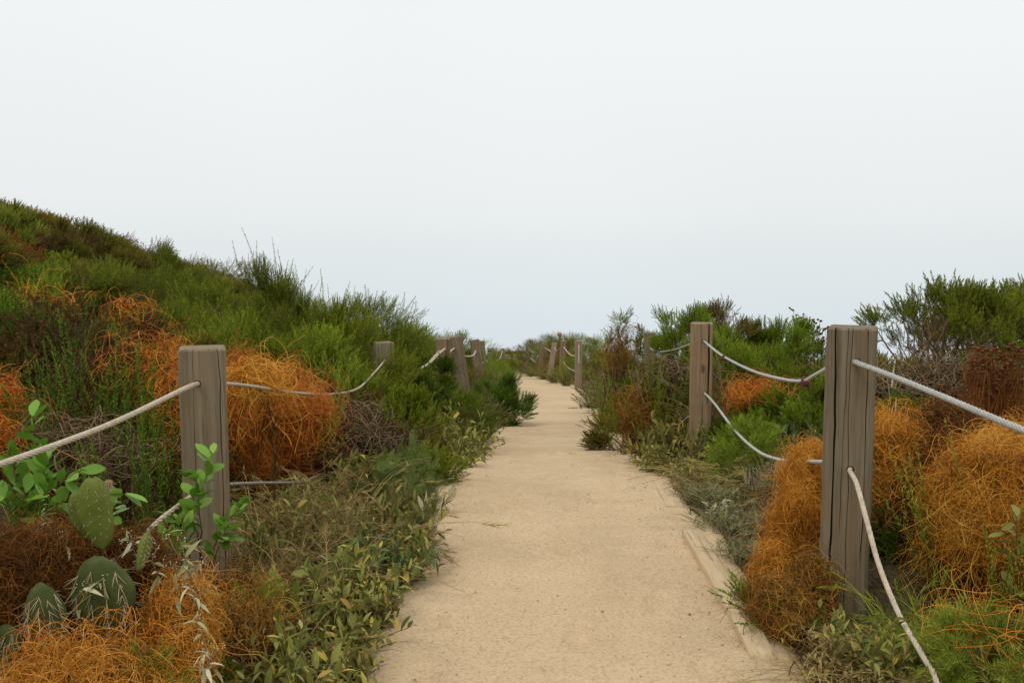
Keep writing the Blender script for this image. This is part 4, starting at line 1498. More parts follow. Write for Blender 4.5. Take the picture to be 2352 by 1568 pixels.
tangle('golden dodder tuft above the rope right of the near left post', [(590, 868, 4.4, 60, 34, .12)], 260, 'dodder_gold', seed=6, step=.026, rad=.0011, wild=.4, host_n=8, kink=.3, shell=(.2, 1.1))
tangle('patch of orange dodder at the left edge under the rope', [(8, 935, 4.1, 34, 55, .1), (0, 1010, 3.6, 24, 30, .08)], 200, 'dodder', seed=7, step=.028, rad=.0012, wild=.3, host_n=14, kink=.3)
tangle('orange dodder tangle at the bottom left corner before the cactus', [(150, 1568, 2.12, 90, 38, .09), (265, 1595, 2.14, 70, 32, .07)], 2600, 'dodder_gold', seed=8, step=.015, rad=.0006, wild=.16)
tangle('tall orange dodder drape to the right of the cactus', [(415, 1425, 2.45, 44, 70, .07), (405, 1510, 2.38, 46, 60, .06), (360, 1540, 2.3, 40, 30, .05)], 3000, 'dodder_gold', seed=9, step=.014, rad=.0006, wild=.10)
tangle('old brownish dodder mat covering the left side of the cactus', [(60, 1320, 2.45, 105, 85, .12), (170, 1270, 2.55, 70, 40, .08), (15, 1410, 2.38, 44, 60, .08), (310, 1285, 2.58, 46, 44, .06)], 6500, 'dodder_old', seed=10, step=.011, rad=.0006, wild=.05, kink=.7, tint=(0, .75))
tangle('dull orange tangle at the foot of the near left post', [(540, 1375, 2.95, 50, 34, .10), (570, 1450, 2.75, 55, 40, .08)], 800, 'dodder_old', seed=11, step=.018, rad=.0007, wild=.25, tint=(.2, 1), shell=(.2, 1.1))

# ------------------------------------------------------------------ right: shrubs
GR_ = 'green shrubs on the right'
S('small2', 'sage_fresh', 1605, 655, 9.6, .44, 'tall green shrub whose top stands highest above the brown knotty post', GR_)
S('tuft0', 'sage_dark', 1517, 698, 12.6, .28, 'dark green tuft left of the highest green shrub', GR_)
S('tuft0', 'sage_fresh', 1436, 703, 12.0, .26, 'lone leafy tuft on a stem against the sky, left on the right bank', GR_)
S('tuft0', 'sage_dark', 1485, 738, 13.0, .20, 'small tuft between the lone tuft and the half hidden grey post', GR_)
S('small0', 'sage_fresh', 1590, 745, 9.0, .30, 'green shrub just behind the top left of the brown knotty post', GR_)
S('canopy0', 'sage_olive', 1650, 712, 10.4, .42, 'brownish shrub with grey twigs right of the highest green shrub', GR_)
S('small1', 'sage_fresh', 1722, 698, 10.5, .40, 'rounded green shrub on the skyline in the middle of the right bank', GR_)
S('small2', 'sage_fresh', 1800, 690, 10.5, .42, 'domed green shrub on the skyline left of the dried flower heads', GR_)
S('small0', 'sage_fresh', 1700, 745, 8.6, .55, 'bright green shrub below the skyline behind the upper rope', GR_)
S('small1', 'sage_fresh', 1815, 738, 8.0, .60, 'bright green shrub with brown stems left of the big cracked post', GR_)
S('bony0', 'sage_olive', 1750, 800, 7.4, .6, 'brown and green twiggy shrub behind the upper rope', GR_)
S('small0', 'sage_fresh', 1690, 800, 7.4, .42, 'leafy green shrub right of the brown knotty post', GR_)
S('small2', 'sage_fresh', 1850, 850, 5.9, .34, 'green shrub behind the second rusty clamp', GR_)
S('small1', 'sage_dark', 1760, 905, 6.2, .36, 'dark green sprigs low behind the fennel bush', GR_)
S('small0', 'sage_fresh', 1990, 725, 9.2, .32, 'green sprig tips just above the big cracked post', GR_)
S('canopy0', 'sage', 2165, 664, 7.0, .56, 'tall shrub with a flat green crown on bare branches right of the big cracked post', GR_, rot=1.2)
S('canopy1', 'sage', 2335, 670, 7.7, .56, 'second flat crowned shrub at the right edge of the picture', GR_, rot=2.1)
S('canopy1', 'sage_olive', 2235, 715, 8.6, .6, 'thin crowned shrub between the two flat crowned ones', GR_)
S('bony0', 'sage_brown', 2120, 800, 6.3, .65, 'thicket of bare grey branches under the flat green crown', GR_)
S('bony0', 'sage_brown', 2230, 850, 5.9, .55, 'bare brown twigs above the golden dodder mound', GR_)
S('small1', 'sage_fresh', 2330, 785, 6.4, .34, 'green shrub at the right edge below the second flat crown', GR_)
S('small0', 'sage_olive', 2050, 800, 6.6, .36, 'olive shrub touching the right side of the big cracked post', GR_)
S('bony0', 'sage_brown', 1548, 822, 8.0, .42, 'mass of bare brown branches left of the brown knotty post', GR_)
S('bony0', 'sage_brown', 1412, 780, 10.6, .27, 'brown twiggy bush tinged orange before the lone leafy tuft', GR_)
S('small2', 'sage_dark', 1450, 880, 8.6, .26, 'green sprigs under the mass of bare brown branches', GR_)
S('small1', 'sage_olive', 1425, 912, 7.9, .19, 'spiky olive shrub leaning out over the sand on the right', GR_)
S('fan0', 'sage_fresh', 1470, 880, 7.4, .3, 'upright green spikes behind the spiky olive shrub', GR_)
S('bony0', 'sage_brown', 1650, 860, 6.9, .4, 'grey branching dead wood right of the brown knotty post', GR_)
S('small0', 'sage_dark', 2080, 935, 5.2, .34, 'green leafy patch behind the golden dodder mound', GR_)
S('small2', 'sage_dark', 2000, 905, 5.4, .3, 'green sprigs hidden behind the big cracked post', GR_)

tangle('orange dodder on the twiggy bush before the lone leafy tuft', [(1412, 815, 10.3, 34, 40, .2), (1435, 770, 10.4, 30, 26, .12)], 120, 'dodder_old', seed=21, step=.034, rad=.0014, tint=(.2, .8), host_n=20, wild=.0, shell=(.2, 1.1))
tangle('rusty dodder veil behind the spiky olive shrub', [(1465, 945, 7.5, 42, 48, .15)], 260, 'dodder_old', seed=22, step=.034, rad=.0013, tint=(.3, .9), host_n=30, shell=(.2, 1.1))
tangle('small patch of orange dodder under the upper rope', [(1735, 905, 6.3, 48, 24, .15)], 220, 'dodder', seed=23, step=.034, rad=.0013, wild=.2, host_n=10, kink=.3)
tangle('golden dodder curtain sweeping from the big cracked post to the timber', [(1850, 1130, 3.7, 38, 70, .10), (1825, 1230, 3.55, 40, 80, .10), (1790, 1330, 3.4, 38, 50, .09), (1768, 1375, 3.3, 26, 26, .07), (1870, 1080, 3.75, 25, 40, .08)], 7500, 'dodder_gold', seed=24, step=.013, rad=.00065, wild=.06, kink=.6, tint=(.1, .8))
tangle('golden dodder mound right behind the big cracked post', [(2060, 1040, 4.1, 55, 70, .16), (2120, 1020, 4.3, 75, 45, .2), (2200, 990, 4.5, 75, 40, .2), (2090, 1110, 4.0, 70, 55, .14), (2170, 1080, 4.2, 60, 50, .14), (2030, 985, 4.4, 34, 30, .12)], 7500, 'dodder_gold', seed=25, step=.020, rad=.0007, wild=.10, kink=.34, tint=(.0, .8))
tangle('brown withered dodder hump darkening the folds of the golden mound', [(2175, 990, 4.15, 52, 48, .10), (2150, 1075, 3.95, 40, 60, .08), (2110, 1130, 3.9, 45, 40, .08)], 2600, 'dodder_old', seed=30, step=.018, rad=.0009, wild=.1, tint=(0, .55))  # withered strands that also put the folds' shading into colour
tangle('thin orange threads crossing the lower dark cactus pads', [(245, 1455, 2.27, 80, 36, .03), (110, 1490, 2.18, 60, 36, .03)], 70, 'dodder', seed=31, step=.018, rad=.0006, wild=0, kink=.3, host_n=1)
tangle('big bright orange dodder ball at the right edge', [(2275, 1085, 3.35, 85, 62, .15), (2350, 1030, 3.5, 75, 48, .15), (2190, 1150, 3.3, 50, 62, .10), (2250, 1180, 3.22, 55, 70, .10), (2335, 1130, 3.2, 70, 75, .12), (2310, 1240, 3.2, 60, 60, .09), (2215, 1230, 3.25, 40, 45, .07)], 7600, 'dodder_gold', seed=26, step=.020, rad=.00065, wild=.25, tint=(.05, .95), kink=.36, hang=.06)
tangle('brownish dodder with green tips beside the timber end', [(1790, 1400, 3.15, 50, 48, .10), (1860, 1350, 3.3, 40, 60, .08)], 2000, 'dodder_old', seed=27, step=.015, rad=.0007, host='sage_dark', host_n=160)
tangle('orange dodder threads over the feathery bush in the bottom right corner', [(2290, 1440, 2.6, 100, 50, .15)], 36, 'dodder', seed=28, step=.03, rad=.0007, wild=.3, host_n=4, kink=.25)

tangle('tangle of long grey-brown stems lying between the orange dodder mass and the path', [(800, 985, 5.7, 80, 48, .2), (850, 1020, 5.6, 60, 36, .15), (740, 1035, 5.4, 45, 32, .12)], 240, 'twig', seed=41, step=.045, rad=.0030, wild=0, kink=.16, shell=(.2, 1.05), host_n=50, group=None, name='dry_stems', cat='dry stems', part='stem')
tangle('pale dry stems lying under the left rope behind the leafy sprigs', [(150, 1010, 3.9, 90, 45, .15), (270, 1060, 3.7, 70, 40, .12)], 70, 'twig', seed=42, step=.045, rad=.0022, wild=0, kink=.14, shell=(.2, 1.05), host_n=30, group=None, name='dry_stems', cat='dry stems', part='stem')
tangle('arching brown stems left of the brown knotty post', [(1540, 890, 7.6, 60, 48, .2)], 200, 'twig', seed=43, step=.05, rad=.0032, wild=0, kink=.14, shell=(.2, 1.05), host_n=20, group=None, name='dry_stems', cat='dry stems', part='stem')
tangle('grey-brown stems lying under the flat green crown', [(2110, 900, 5.8, 90, 40, .2), (2220, 880, 5.7, 60, 35, .2)], 260, 'twig', seed=44, step=.05, rad=.0030, wild=0, kink=.14, shell=(.2, 1.05), host_n=20, group=None, name='dry_stems', cat='dry stems', part='stem')
S('fan0', 'rust', 556, 845, 5.2, .13, 'rusty spires standing out of the orange dodder mass beside the post')
S('fan0', 'sage_olive', 665, 905, 5.35, .20, 'olive spires poking through the orange dodder mass')
S('fan0', 'lime', 2255, 1185, 3.1, .15, 'yellow-green sprigs under the front of the big orange dodder ball')
S('small1', 'sage', 860, 1065, 5.0, .17, 'small bright feathery shrub at the end of the grey-brown stems')
# fennel ball and feathery corner bush
STYLE['fennel']['tm'] = [sprig(80, 34, .10, .045, .0020, .0, 75, 25, .3), sprig(81, 34, .09, .05, .0020, .0, 75, 25, .3)]
S('fennel', 'fennel', 1720, 940, 5.3, .145, 'round bright green fennel bush behind the drooping lower rope', None, rot=1)
S('fennel', 'lime', 318, 1450, 2.2, .06, 'feathery green fronds between the dark cactus pad and the orange drape', None, rot=4)
S('fennel', 'lime', 510, 1500, 2.6, .09, 'yellow-green fronds right of the white leaved plant', None, rot=5)
S('fennel', 'lime', 2290, 1375, 2.6, .16, 'feathery yellow-green bush in the bottom right corner', None, rot=2)
S('fennel', 'fennel', 2165, 1470, 2.85, .11, 'pale feathery fronds around the slack rope end', None, rot=3)
S('small1', 'sage_dark', 1800, 1395, 3.2, .10, 'dark green clump under the golden dodder curtain', None)
S('small0', 'sage_dark', 2140, 1230, 3.9, .30, 'dark hollow shrub behind the slack hanging rope', None)
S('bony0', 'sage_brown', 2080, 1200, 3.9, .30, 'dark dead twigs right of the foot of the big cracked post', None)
S('dead2', 'sage_brown', 2075, 1185, 3.75, .20, 'withered shrub added to darken the hollow behind the slack hanging rope', None)  # brown shrub added so the shaded hollow reads dark
S('dead1', 'sage_brown', 2190, 1230, 3.7, .22, 'withered shrub added to darken the hollow left of the big orange dodder ball', None)  # added too, for the dark of the shaded underside
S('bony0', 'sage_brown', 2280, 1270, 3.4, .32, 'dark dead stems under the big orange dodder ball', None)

# ------------------------------------------------------------------ right verge
GV = 'low plants along the right path edge'
for k, (px, py, d, r, h, key, mat, lb) in enumerate([
        (1500, 1010, 6.6, .22, .36, 'low0', 'broad', 'leafy plant right of the spiky olive shrub'),
        (1545, 1000, 6.5, .24, .42, 'low1', 'broad', 'leafy plant left of the brown knotty post'),
        (1500, 1060, 6.1, .18, .20, 'low2', 'broad', 'low leafy plant creeping to the sand left of the brown knotty post'),
        (1550, 1080, 5.9, .20, .22, 'low0', 'broad', 'leafy plant at the left foot of the brown knotty post'),
        (1580, 1120, 5.5, .15, .14, 'low1', 'broad', 'small leafy plant beside the nearly buried timber'),
        (1600, 1030, 6.0, .16, .34, 'low2', 'broad', 'sprig of leaves growing up the face of the brown knotty post'),
        (1680, 930, 6.4, .26, .40, 'fine0', 'broad', 'leafy shrub between the brown knotty post and the fennel bush'),
        (1790, 960, 5.9, .26, .42, 'fine1', 'broad_dark', 'dark leafy plant behind the drooping lower rope'),
        (1860, 950, 5.2, .22, .40, 'low1', 'broad_dark', 'silvery green leaves left of the big cracked post'),
        (1830, 1030, 5.0, .26, .34, 'fine1', 'broad', 'brown and green thicket right of the fennel bush'),
        (1360, 905, 14.5, .36, .34, 'fine0', 'broad_dark', 'green leafy mound at the right bend beyond the spiky shrub'),
        (1370, 860, 16.5, .50, .60, 'fine1', 'broad', 'olive weeds right of the tall pale post'),
        (1400, 880, 13.0, .36, .50, 'fine0', 'broad', 'olive weeds before the half hidden grey post'),
        (1300, 850, 23.4, .36, .62, 'fine1', 'lime', 'yellow-green bush left of the tall pale post'),
        (1277, 850, 26, .5, .55, 'fine0', 'broad', 'leafy weeds under the leaning grey post'),
        (1252, 850, 29, .6, .65, 'fine1', 'lime', 'yellowish weeds between the distant right posts'),
        (1225, 850, 32.5, .6, .5, 'fine0', 'broad_dark', 'green weeds at the foot of the last posts of the right row'),
        (1203, 850, 37, .6, .5, 'fine1', 'broad_dark', 'green weeds where the path bends out of sight'),
        (1960, 1440, 3.0, .17, .16, 'low0', 'broad', 'yellowing leafy weeds at the foot of the big cracked post'),
        (2030, 1480, 2.75, .17, .20, 'low1', 'broad', 'leafy weeds right of the foot of the big cracked post'),
        (1900, 1470, 2.85, .14, .14, 'low2', 'grass', 'withered weeds left of the foot of the big cracked post'),
        (2050, 1560, 2.5, .18, .18, 'fine0', 'grass', 'withered brown weeds at the bottom below the slack rope')]):
    leafy_at(key, mat, px, py, d, r, h, lb, group=GV)
leafy_at('white0', 'white', 1800, 1150, 4.5, .09, .26, 'white leaved plant beside the golden dodder curtain', group='pale leaved plants')
leafy_at('white1', 'white', 1650, 1185, 4.6, .08, .10, 'small white leaves low in the grey-green verge', group='pale leaved plants')
leafy_at('white0', 'white', 2040, 930, 5.0, .06, .55, 'two white leaf tips beyond the big cracked post', group='pale leaved plants')
for k, (px, py, d, r, h, i, mat, lb) in enumerate([
        (1640, 1150, 5.0, .20, .17, 2, 'greygreen', 'grey-green grass beside the bare sand shoulder'),
        (1700, 1160, 4.9, .22, .17, 2, 'greygreen', 'grey-green grass in front of the right cactus'),
        (1660, 1220, 4.4, .16, .16, 2, 'greygreen', 'grey-green grass at the upper end of the long timber'),
        (1720, 1230, 4.3, .20, .17, 2, 'greygreen', 'grey-green grass in the middle of the right verge'),
        (1770, 1210, 4.3, .18, .17, 2, 'greygreen', 'grey-green grass left of the golden dodder curtain'),
        (1700, 1290, 3.95, .14, .14, 2, 'greygreen', 'grey-green grass along the middle of the long timber'),
        (1750, 1290, 3.9, .14, .15, 2, 'greygreen', 'grey-green grass at the foot of the golden dodder curtain'),
        (1630, 1095, 5.6, .17, .20, 1, 'grass', 'tan plumed grass at the foot of the brown knotty post'),
        (1680, 1100, 5.4, .20, .22, 1, 'grass', 'tan grass below the fennel bush'),
        (1740, 1110, 5.1, .20, .22, 0, 'grass', 'dry grass around the right cactus'),
        (1800, 1090, 4.9, .20, .26, 0, 'grass', 'dry grass under the lower rope near the big cracked post'),
        (1860, 1060, 4.6, .20, .30, 1, 'grass', 'dry golden grass left of the big cracked post'),
        (1600, 1125, 5.3, .12, .14, 0, 'grass', 'thin dry grass between the two timbers'),
        (1940, 1500, 2.7, .15, .16, 1, 'grass', 'drooping dry grass at the bottom right of the sand'),
        (2010, 1420, 2.85, .10, .14, 0, 'grass', 'dry grass stems at the foot of the big cracked post'),
        (2130, 1330, 3.0, .14, .28, 0, 'lime', 'bright yellow-green blades beside the slack rope'),
        (1900, 1560, 2.5, .12, .12, 0, 'grass', 'dry grass at the bottom edge right of the path')]):
    grass_at(i, mat, px, py, d, r, h, lb, group='grass tufts on the right verge')

# ------------------------------------------------------------------ far bend
GF = 'shrubs along the far end of the trail'
for k, (kind, mat, px, yt, d, r, lb) in enumerate([
        ('far0', 'sage_olive', 1345, 772, 30, 1.5, 'brown-green shrub mound behind the tall pale post'),
        ('far1', 'sage', 1295, 768, 33, 1.5, 'green topped shrub mound under the round ball'),
        ('far0', 'sage', 1286, 774, 43, .9, 'shrub tips straight below the round ball'),
        ('far0', 'sage_olive', 1255, 778, 36, 1.5, 'shrub mound behind the short brown post'),
        ('far1', 'sage_olive', 1228, 788, 41, 1.2, 'shrub mound behind the last post of the right row'),
        ('far1', 'sage', 1385, 776, 25, 1.1, 'green shrub between the tall pale post and the thin stake'),
        ('far0', 'rust', 1315, 790, 30, 1.0, 'rusty brown shrub between the brown post and the tall pale post'),
        ('far0', 'sage_olive', 1145, 797, 45, .9, 'round shrubs behind the hanging rope loop'),
        ('far1', 'sage_olive', 1150, 804, 47, .4, 'round grey-green shrub right of the far rope post'),
        ('far0', 'sage', 1178, 834, 49, .8, 'low shrub below the red-brown railing'),
        ('far1', 'sage_dark', 1152, 822, 46, 1.0, 'low green shrub left of the red-brown railing'),
        ('far0', 'sage', 1160, 838, 48.5, .8, 'low shrub closing the far end of the sand'),
        ('far1', 'sage_dark', 1130, 832, 44, 1.4, 'green shrub where the left side of the path disappears'),
        ('far1', 'sage', 1108, 805, 36, 1.2, 'green shrub behind the pinkish capped post'),
        ('far0', 'sage', 1120, 822, 30, .8, 'green shrub in front of the pinkish capped post'),
        ('far1', 'sage_dark', 1214, 826, 42, .5, 'green shrub at the right of the railing')]):
    S(kind, mat, px, yt, d, r, lb, GF)

# red-brown railing across the far end
ra, rb = P(1150, 806, 52), P(1222, 806, 52)
o = thing('timber_railing', 'low red-brown timber railing across the far end of the path', 'railing', ((ra[0] + rb[0]) / 2, ra[1], float(base_z(ra[1]))))
hz = ra[2] - float(base_z(ra[1]))
hw_ = (rb[0] - ra[0]) / 2
def box_geo(G, a, b):
    x0, y0, z0 = a
    x1, y1, z1 = b
    V = [[x0, y0, z0], [x1, y0, z0], [x1, y1, z0], [x0, y1, z0], [x0, y0, z1], [x1, y0, z1], [x1, y1, z1], [x0, y1, z1]]
    G.add(V, np.array([[0, 3, 2, 1], [4, 5, 6, 7], [0, 1, 5, 4], [1, 2, 6, 5], [2, 3, 7, 6], [3, 0, 4, 7]]))
G = Geo(); box_geo(G, (-hw_, -.05, hz - .16), (hw_, .05, hz)); link('rail', G.mesh('rail'), M['wood_red'], o)
for k in range(4):
    x = -hw_ + .1 + k * (2 * hw_ - .2) / 3
    G = Geo(); box_geo(G, (x - .06, -.045, -.2), (x + .06, .045, hz - .162)); link('rail_post', G.mesh('rail_post'), M['wood_red'], o)
# traffic cone glimpsed under the railing
cz = float(base_z(53.))
cp = P(1172, 812, 53.5)
o = thing('traffic_cone', 'orange and white cone glimpsed under the far railing', 'cone', (cp[0], cp[1], float(base_z(cp[1]))))
ch = max(.6, cp[2] + .02 - float(base_z(cp[1])))
G = Geo(); tubes(G, [[0, 0, ch * .72], [0, 0, ch]], np.array([[.085, .045]]), 12); link('tip', G.mesh('tip'), M['cone'], o)
G = Geo(); tubes(G, [[0, 0, ch * .45], [0, 0, ch * .72]], np.array([[.125, .085]]), 12); link('band', G.mesh('band'), M['cone_white'], o)
G = Geo(); tubes(G, [[0, 0, .04], [0, 0, ch * .45]], np.array([[.19, .125]]), 12); box_geo(G, (-.22, -.22, 0), (.22, .22, .04)); link('base', G.mesh('base'), M['cone'], o)
# ball on a post
bp_ = P(1286, 769, 46)
o = thing('ball_finial', 'round pinkish ball on a post showing above the far shrubs', 'finial', (bp_[0], bp_[1], float(ter(bp_[0], bp_[1]))))
hb_ = bp_[2] - float(ter(bp_[0], bp_[1]))
G = Geo()
a_ = np.linspace(0, np.pi, 13)
tubes(G, np.stack([0 * a_, 0 * a_, hb_ - .105 * np.cos(a_)], -1), (.105 * np.sin(a_) + .001)[None], 20)
link('ball', G.mesh('ball', True), M['clay'], o)
G = Geo(); tubes(G, [[0, 0, -.2], [0, 0, hb_ - .09]], .05, 8); link('shaft', G.mesh('shaft'), M['wood_far'], o)

# ------------------------------------------------------------------ cacti
def pad_mesh(w, h, th, seed, long=1.0):
    g = np.random.default_rng(seed)
    n, m = 20, 22
    t = np.linspace(0, 1, n)
    prof = np.sin(np.pi * np.clip(t * .93 + .05, 0, 1)) ** .62 * (.62 + .42 * t)
    prof[0], prof[-1] = .12, .12
    a = np.arange(m) * 2 * np.pi / m
    V = []
    for k in range(n):
        wx = w / 2 * prof[k]
        ty = th / 2 * min(1, prof[k] * 1.3)
        c_, s_ = np.cos(a), np.sin(a)
        x = wx * np.sign(c_) * np.abs(c_) ** .9
        y = ty * np.sign(s_) * np.abs(s_) ** .8
        x = x + w * (.035 * math.sin(3.1 * t[k] * 2 + seed) + .02 * np.sin(a * 3 + seed + 5 * t[k]))
        V.append(np.stack([x, y, h * t[k] + h * .02 * np.sin(a * 2 + seed)], -1))
    V = np.array(V)
    idx = np.arange(n * m).reshape(n, m)
    A, B = idx[:-1], idx[1:]
    q = np.stack([A, np.roll(A, -1, 1), np.roll(B, -1, 1), B], -1).reshape(-1, 4)
    G = Geo()
    G.add(V.reshape(-1, 3), [q, idx[0][::-1][None], idx[-1][None]])
    # areoles with spines
    S_ = Geo()
    for r_ in range(7):
        for c_ in range(4):
            tz = .15 + .78 * (r_ + .5 * (c_ % 2) * .9) / 7
            k = min(n - 1, int(tz * (n - 1)))
            fx = (c_ - 1.5) / 2.05
            x = w / 2 * prof[k] * fx
            for side in (-1, 1):
                y = side * th / 2 * min(1, prof[k] * 1.3) * math.sqrt(max(.05, 1 - abs(fx) ** 2.2))
                nsp = g.integers(3, 6) if long > 1 else g.integers(0, 3)
                b = np.array([x, y, h * tz])
                d = norm(np.array([fx * .8, side * 1.0, -.4 if long < 1 else -.9]) + g.normal(size=(nsp, 3)) * .5)
                L = g.uniform(.012, .026, nsp) * long
                Pt = b + d[:, None] * L[:, None, None] * np.linspace(0, 1, 3)[None, :, None]
                tubes(S_, Pt, np.array([[.0005, .00042, .00015]]) * (1.6 if long > 1 else 1), 3, g.random(nsp))
                blob(S_, b, [.0022, .0016, .0022], 1, (6, 4), 0.0)
    return G.mesh('pad', True), S_.mesh('spines')


def cactus_mat(name, lo, hi):
    m, N, L = new_mat(name)
    out = N.new('ShaderNodeOutputMaterial')
    b = N.new('ShaderNodeBsdfPrincipled')
    b.inputs['Roughness'].default_value = .62
    b.inputs['Specular IOR Level'].default_value = .25
    v = pos_nodes(N, L)
    bp = N.new('ShaderNodeBump')
    bp.inputs['Strength'].default_value = .5
    bp.inputs['Distance'].default_value = .006
    L.new(noise(N, L, v, 22, 4, .6), bp.inputs['Height'])
    L.new(bp.outputs[0], b.inputs['Normal'])
    r = ramp(N, [(.3, lo), (.7, hi)])
    L.new(noise(N, L, v, 14, 5, .6), r.inputs[0])
    r2 = ramp(N, [(.68, (0, 0, 0)), (.76, (1, 1, 1))])
    L.new(noise(N, L, v, 30, 4, .7), r2.inputs[0])
    L.new(mixc(N, L, r2.outputs[0], r.outputs[0], (.22, .16, .06)), b.inputs['Base Color'])
    L.new(b.outputs[0], out.inputs[0])
    return m


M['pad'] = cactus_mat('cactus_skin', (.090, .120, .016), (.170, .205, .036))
M['pad_dark'] = cactus_mat('shade_dark_cactus_skin', (.042, .060, .016), (.088, .112, .028))  # shade on the left cactus's lower pads, put into the skin colour
M['pad_red'] = cactus_mat('cactus_fruit', (.22, .10, .04), (.26, .20, .06))


def cactus(label, org, pads):
    o = thing('prickly_pear', label, 'cactus', org, 0, 'prickly pear cacti')
    for k, (p, w, h, th, rz, tl, mat, seed, nm) in enumerate(pads):
        pm, sm_ = pad_mesh(w, h, th, seed, 1.9 if mat == 'pad_dark' else .7)
        a = link(nm, pm, M[mat], o)
        a.location = p - np.array(org)
        a.rotation_euler = (math.radians(tl[0]), math.radians(tl[1]), math.radians(rz))
        link('spines', sm_, M['spine'], a)
    return o


def pad_px(px, pyb, d, wpx, hpx, th, rz, tl, mat, seed, nm='pad'):
    return (P(px, pyb, d), wpx * d / F, hpx * d / F, th, rz, tl, mat, seed, nm)


c0 = P(220, 1400, 2.4)
cactus('prickly pear with a bright green pad standing over brown tangles, bottom left', (c0[0], c0[1], float(ter(c0[0], c0[1]))), [
    pad_px(232, 1262, 2.40, 98, 172, .026, 8, (4, -4), 'pad', 1),
    pad_px(205, 1240, 2.48, 60, 120, .024, 40, (0, -14), 'pad', 2),
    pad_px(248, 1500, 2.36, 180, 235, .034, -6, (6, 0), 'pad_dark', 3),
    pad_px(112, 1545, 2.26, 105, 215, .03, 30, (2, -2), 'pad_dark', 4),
    pad_px(318, 1312, 2.38, 40, 92, .022, 62, (0, 22), 'pad', 5),
    pad_px(210, 1128, 2.40, 24, 30, .018, 10, (0, -5), 'pad_red', 6, 'fruit'),
    pad_px(246, 1128, 2.42, 22, 28, .018, 10, (0, 12), 'pad_red', 7, 'fruit'),
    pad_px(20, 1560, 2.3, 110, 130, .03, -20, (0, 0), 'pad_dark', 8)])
c1 = P(1755, 1150, 4.75)
cactus('small prickly pear of grey-green pads in the right verge below the fennel', (c1[0], c1[1], float(ter(c1[0], c1[1]))), [
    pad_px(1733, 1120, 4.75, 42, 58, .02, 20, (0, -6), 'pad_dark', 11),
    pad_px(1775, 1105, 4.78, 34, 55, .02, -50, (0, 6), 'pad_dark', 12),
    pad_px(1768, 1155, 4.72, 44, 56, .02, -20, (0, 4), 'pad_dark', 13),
    pad_px(1688, 1110, 5.0, 46, 34, .02, 0, (35, 0), 'pad', 14)])

# ------------------------------------------------------------------ glossy leaved sprigs (lemonade berry)
def berry_sprig(label, px, py_top, d, lean, stems, seed, mat='berry', leaf=.062):
    g = np.random.default_rng(seed)
    top = P(px, py_top, d)
    z0 = float(ter(top[0], top[1]))
    o = thing('leafy_sprig', label, 'sprig', (top[0], top[1], z0), 0, 'glossy leaved sprigs')
    Gf, Gs = Geo(), Geo()
    for (spx, spy, sd, bpx, bpy, bd, nl) in stems:
        e, b = P(spx, spy, sd) - np.array([top[0], top[1], z0]), P(bpx, bpy, bd) - np.array([top[0], top[1], z0])
        b[2] = max(b[2], .0)
        c = branches(Gs, b[None], e[None], .0028, g, 9, .10, (.3, .8), .5)[0]
        nl = int(nl * 1.5)
        t = np.linspace(.2, 1, nl) ** .6 + g.normal(0, .01, nl)
        fi = np.clip(t, 0, 1) * 8
        i0 = np.clip(fi.astype(int), 0, 7)
        p = c[i0] + (c[i0 + 1] - c[i0]) * (fi - i0)[:, None]
        T = norm(c[i0 + 1] - c[i0])
        ph = np.arange(nl) * 2.4
        Fm = frame(T, g)
        dd = norm(Fm[:, :, 0] * np.cos(ph)[:, None] + Fm[:, :, 1] * np.sin(ph)[:, None] + T * .7 + np.array([0, 0, .2]) + g.normal(size=(nl, 3)) * .2)
        scatter(Gf, LEAF_ROUND, p, frame_up(dd, g, .5), leaf * g.uniform(.7, 1.15, nl), g.uniform(.25, .8, nl))
    link('leaves', Gf.mesh('leaves'), M[mat], o)
    link('stems', Gs.mesh('stems'), M['redstem'], o)
    return o


berry_sprig('glossy green sprig climbing in front of the near left post', 485, 1040, 3.0, 0, [
    (490, 1040, 3.0, 470, 1330, 3.05, 14), (560, 1150, 2.98, 470, 1330, 3.05, 13), (450, 1090, 2.98, 465, 1330, 3.05, 12), (400, 1190, 2.95, 450, 1350, 3.0, 10), (520, 1210, 2.95, 470, 1340, 3.0, 9), (375, 1230, 2.9, 440, 1360, 3.0, 9)], 5)
berry_sprig('glossy broad leaved sprigs at the left edge behind the cactus', 70, 960, 2.75, 0, [
    (75, 955, 2.75, 40, 1300, 2.8, 14), (185, 1080, 2.7, 20, 1290, 2.8, 15), (110, 1060, 2.75, 40, 1310, 2.8, 14), (20, 1040, 2.75, 30, 1310, 2.8, 14), (60, 1130, 2.7, 30, 1320, 2.8, 14), (150, 1150, 2.7, 30, 1320, 2.8, 12), (10, 1140, 2.7, 20, 1320, 2.8, 12), (290, 1130, 2.65, 180, 1300, 2.75, 8)], 6)

berry_sprig('sprig of broad olive leaves on the right edge of the orange dodder ball', 2330, 1190, 2.95, 0, [
    (2335, 1185, 2.9, 2350, 1500, 3.0, 8), (2300, 1215, 2.9, 2350, 1500, 3.0, 6), (2350, 1260, 2.85, 2360, 1500, 3.0, 6)], 8, 'broad', .05)


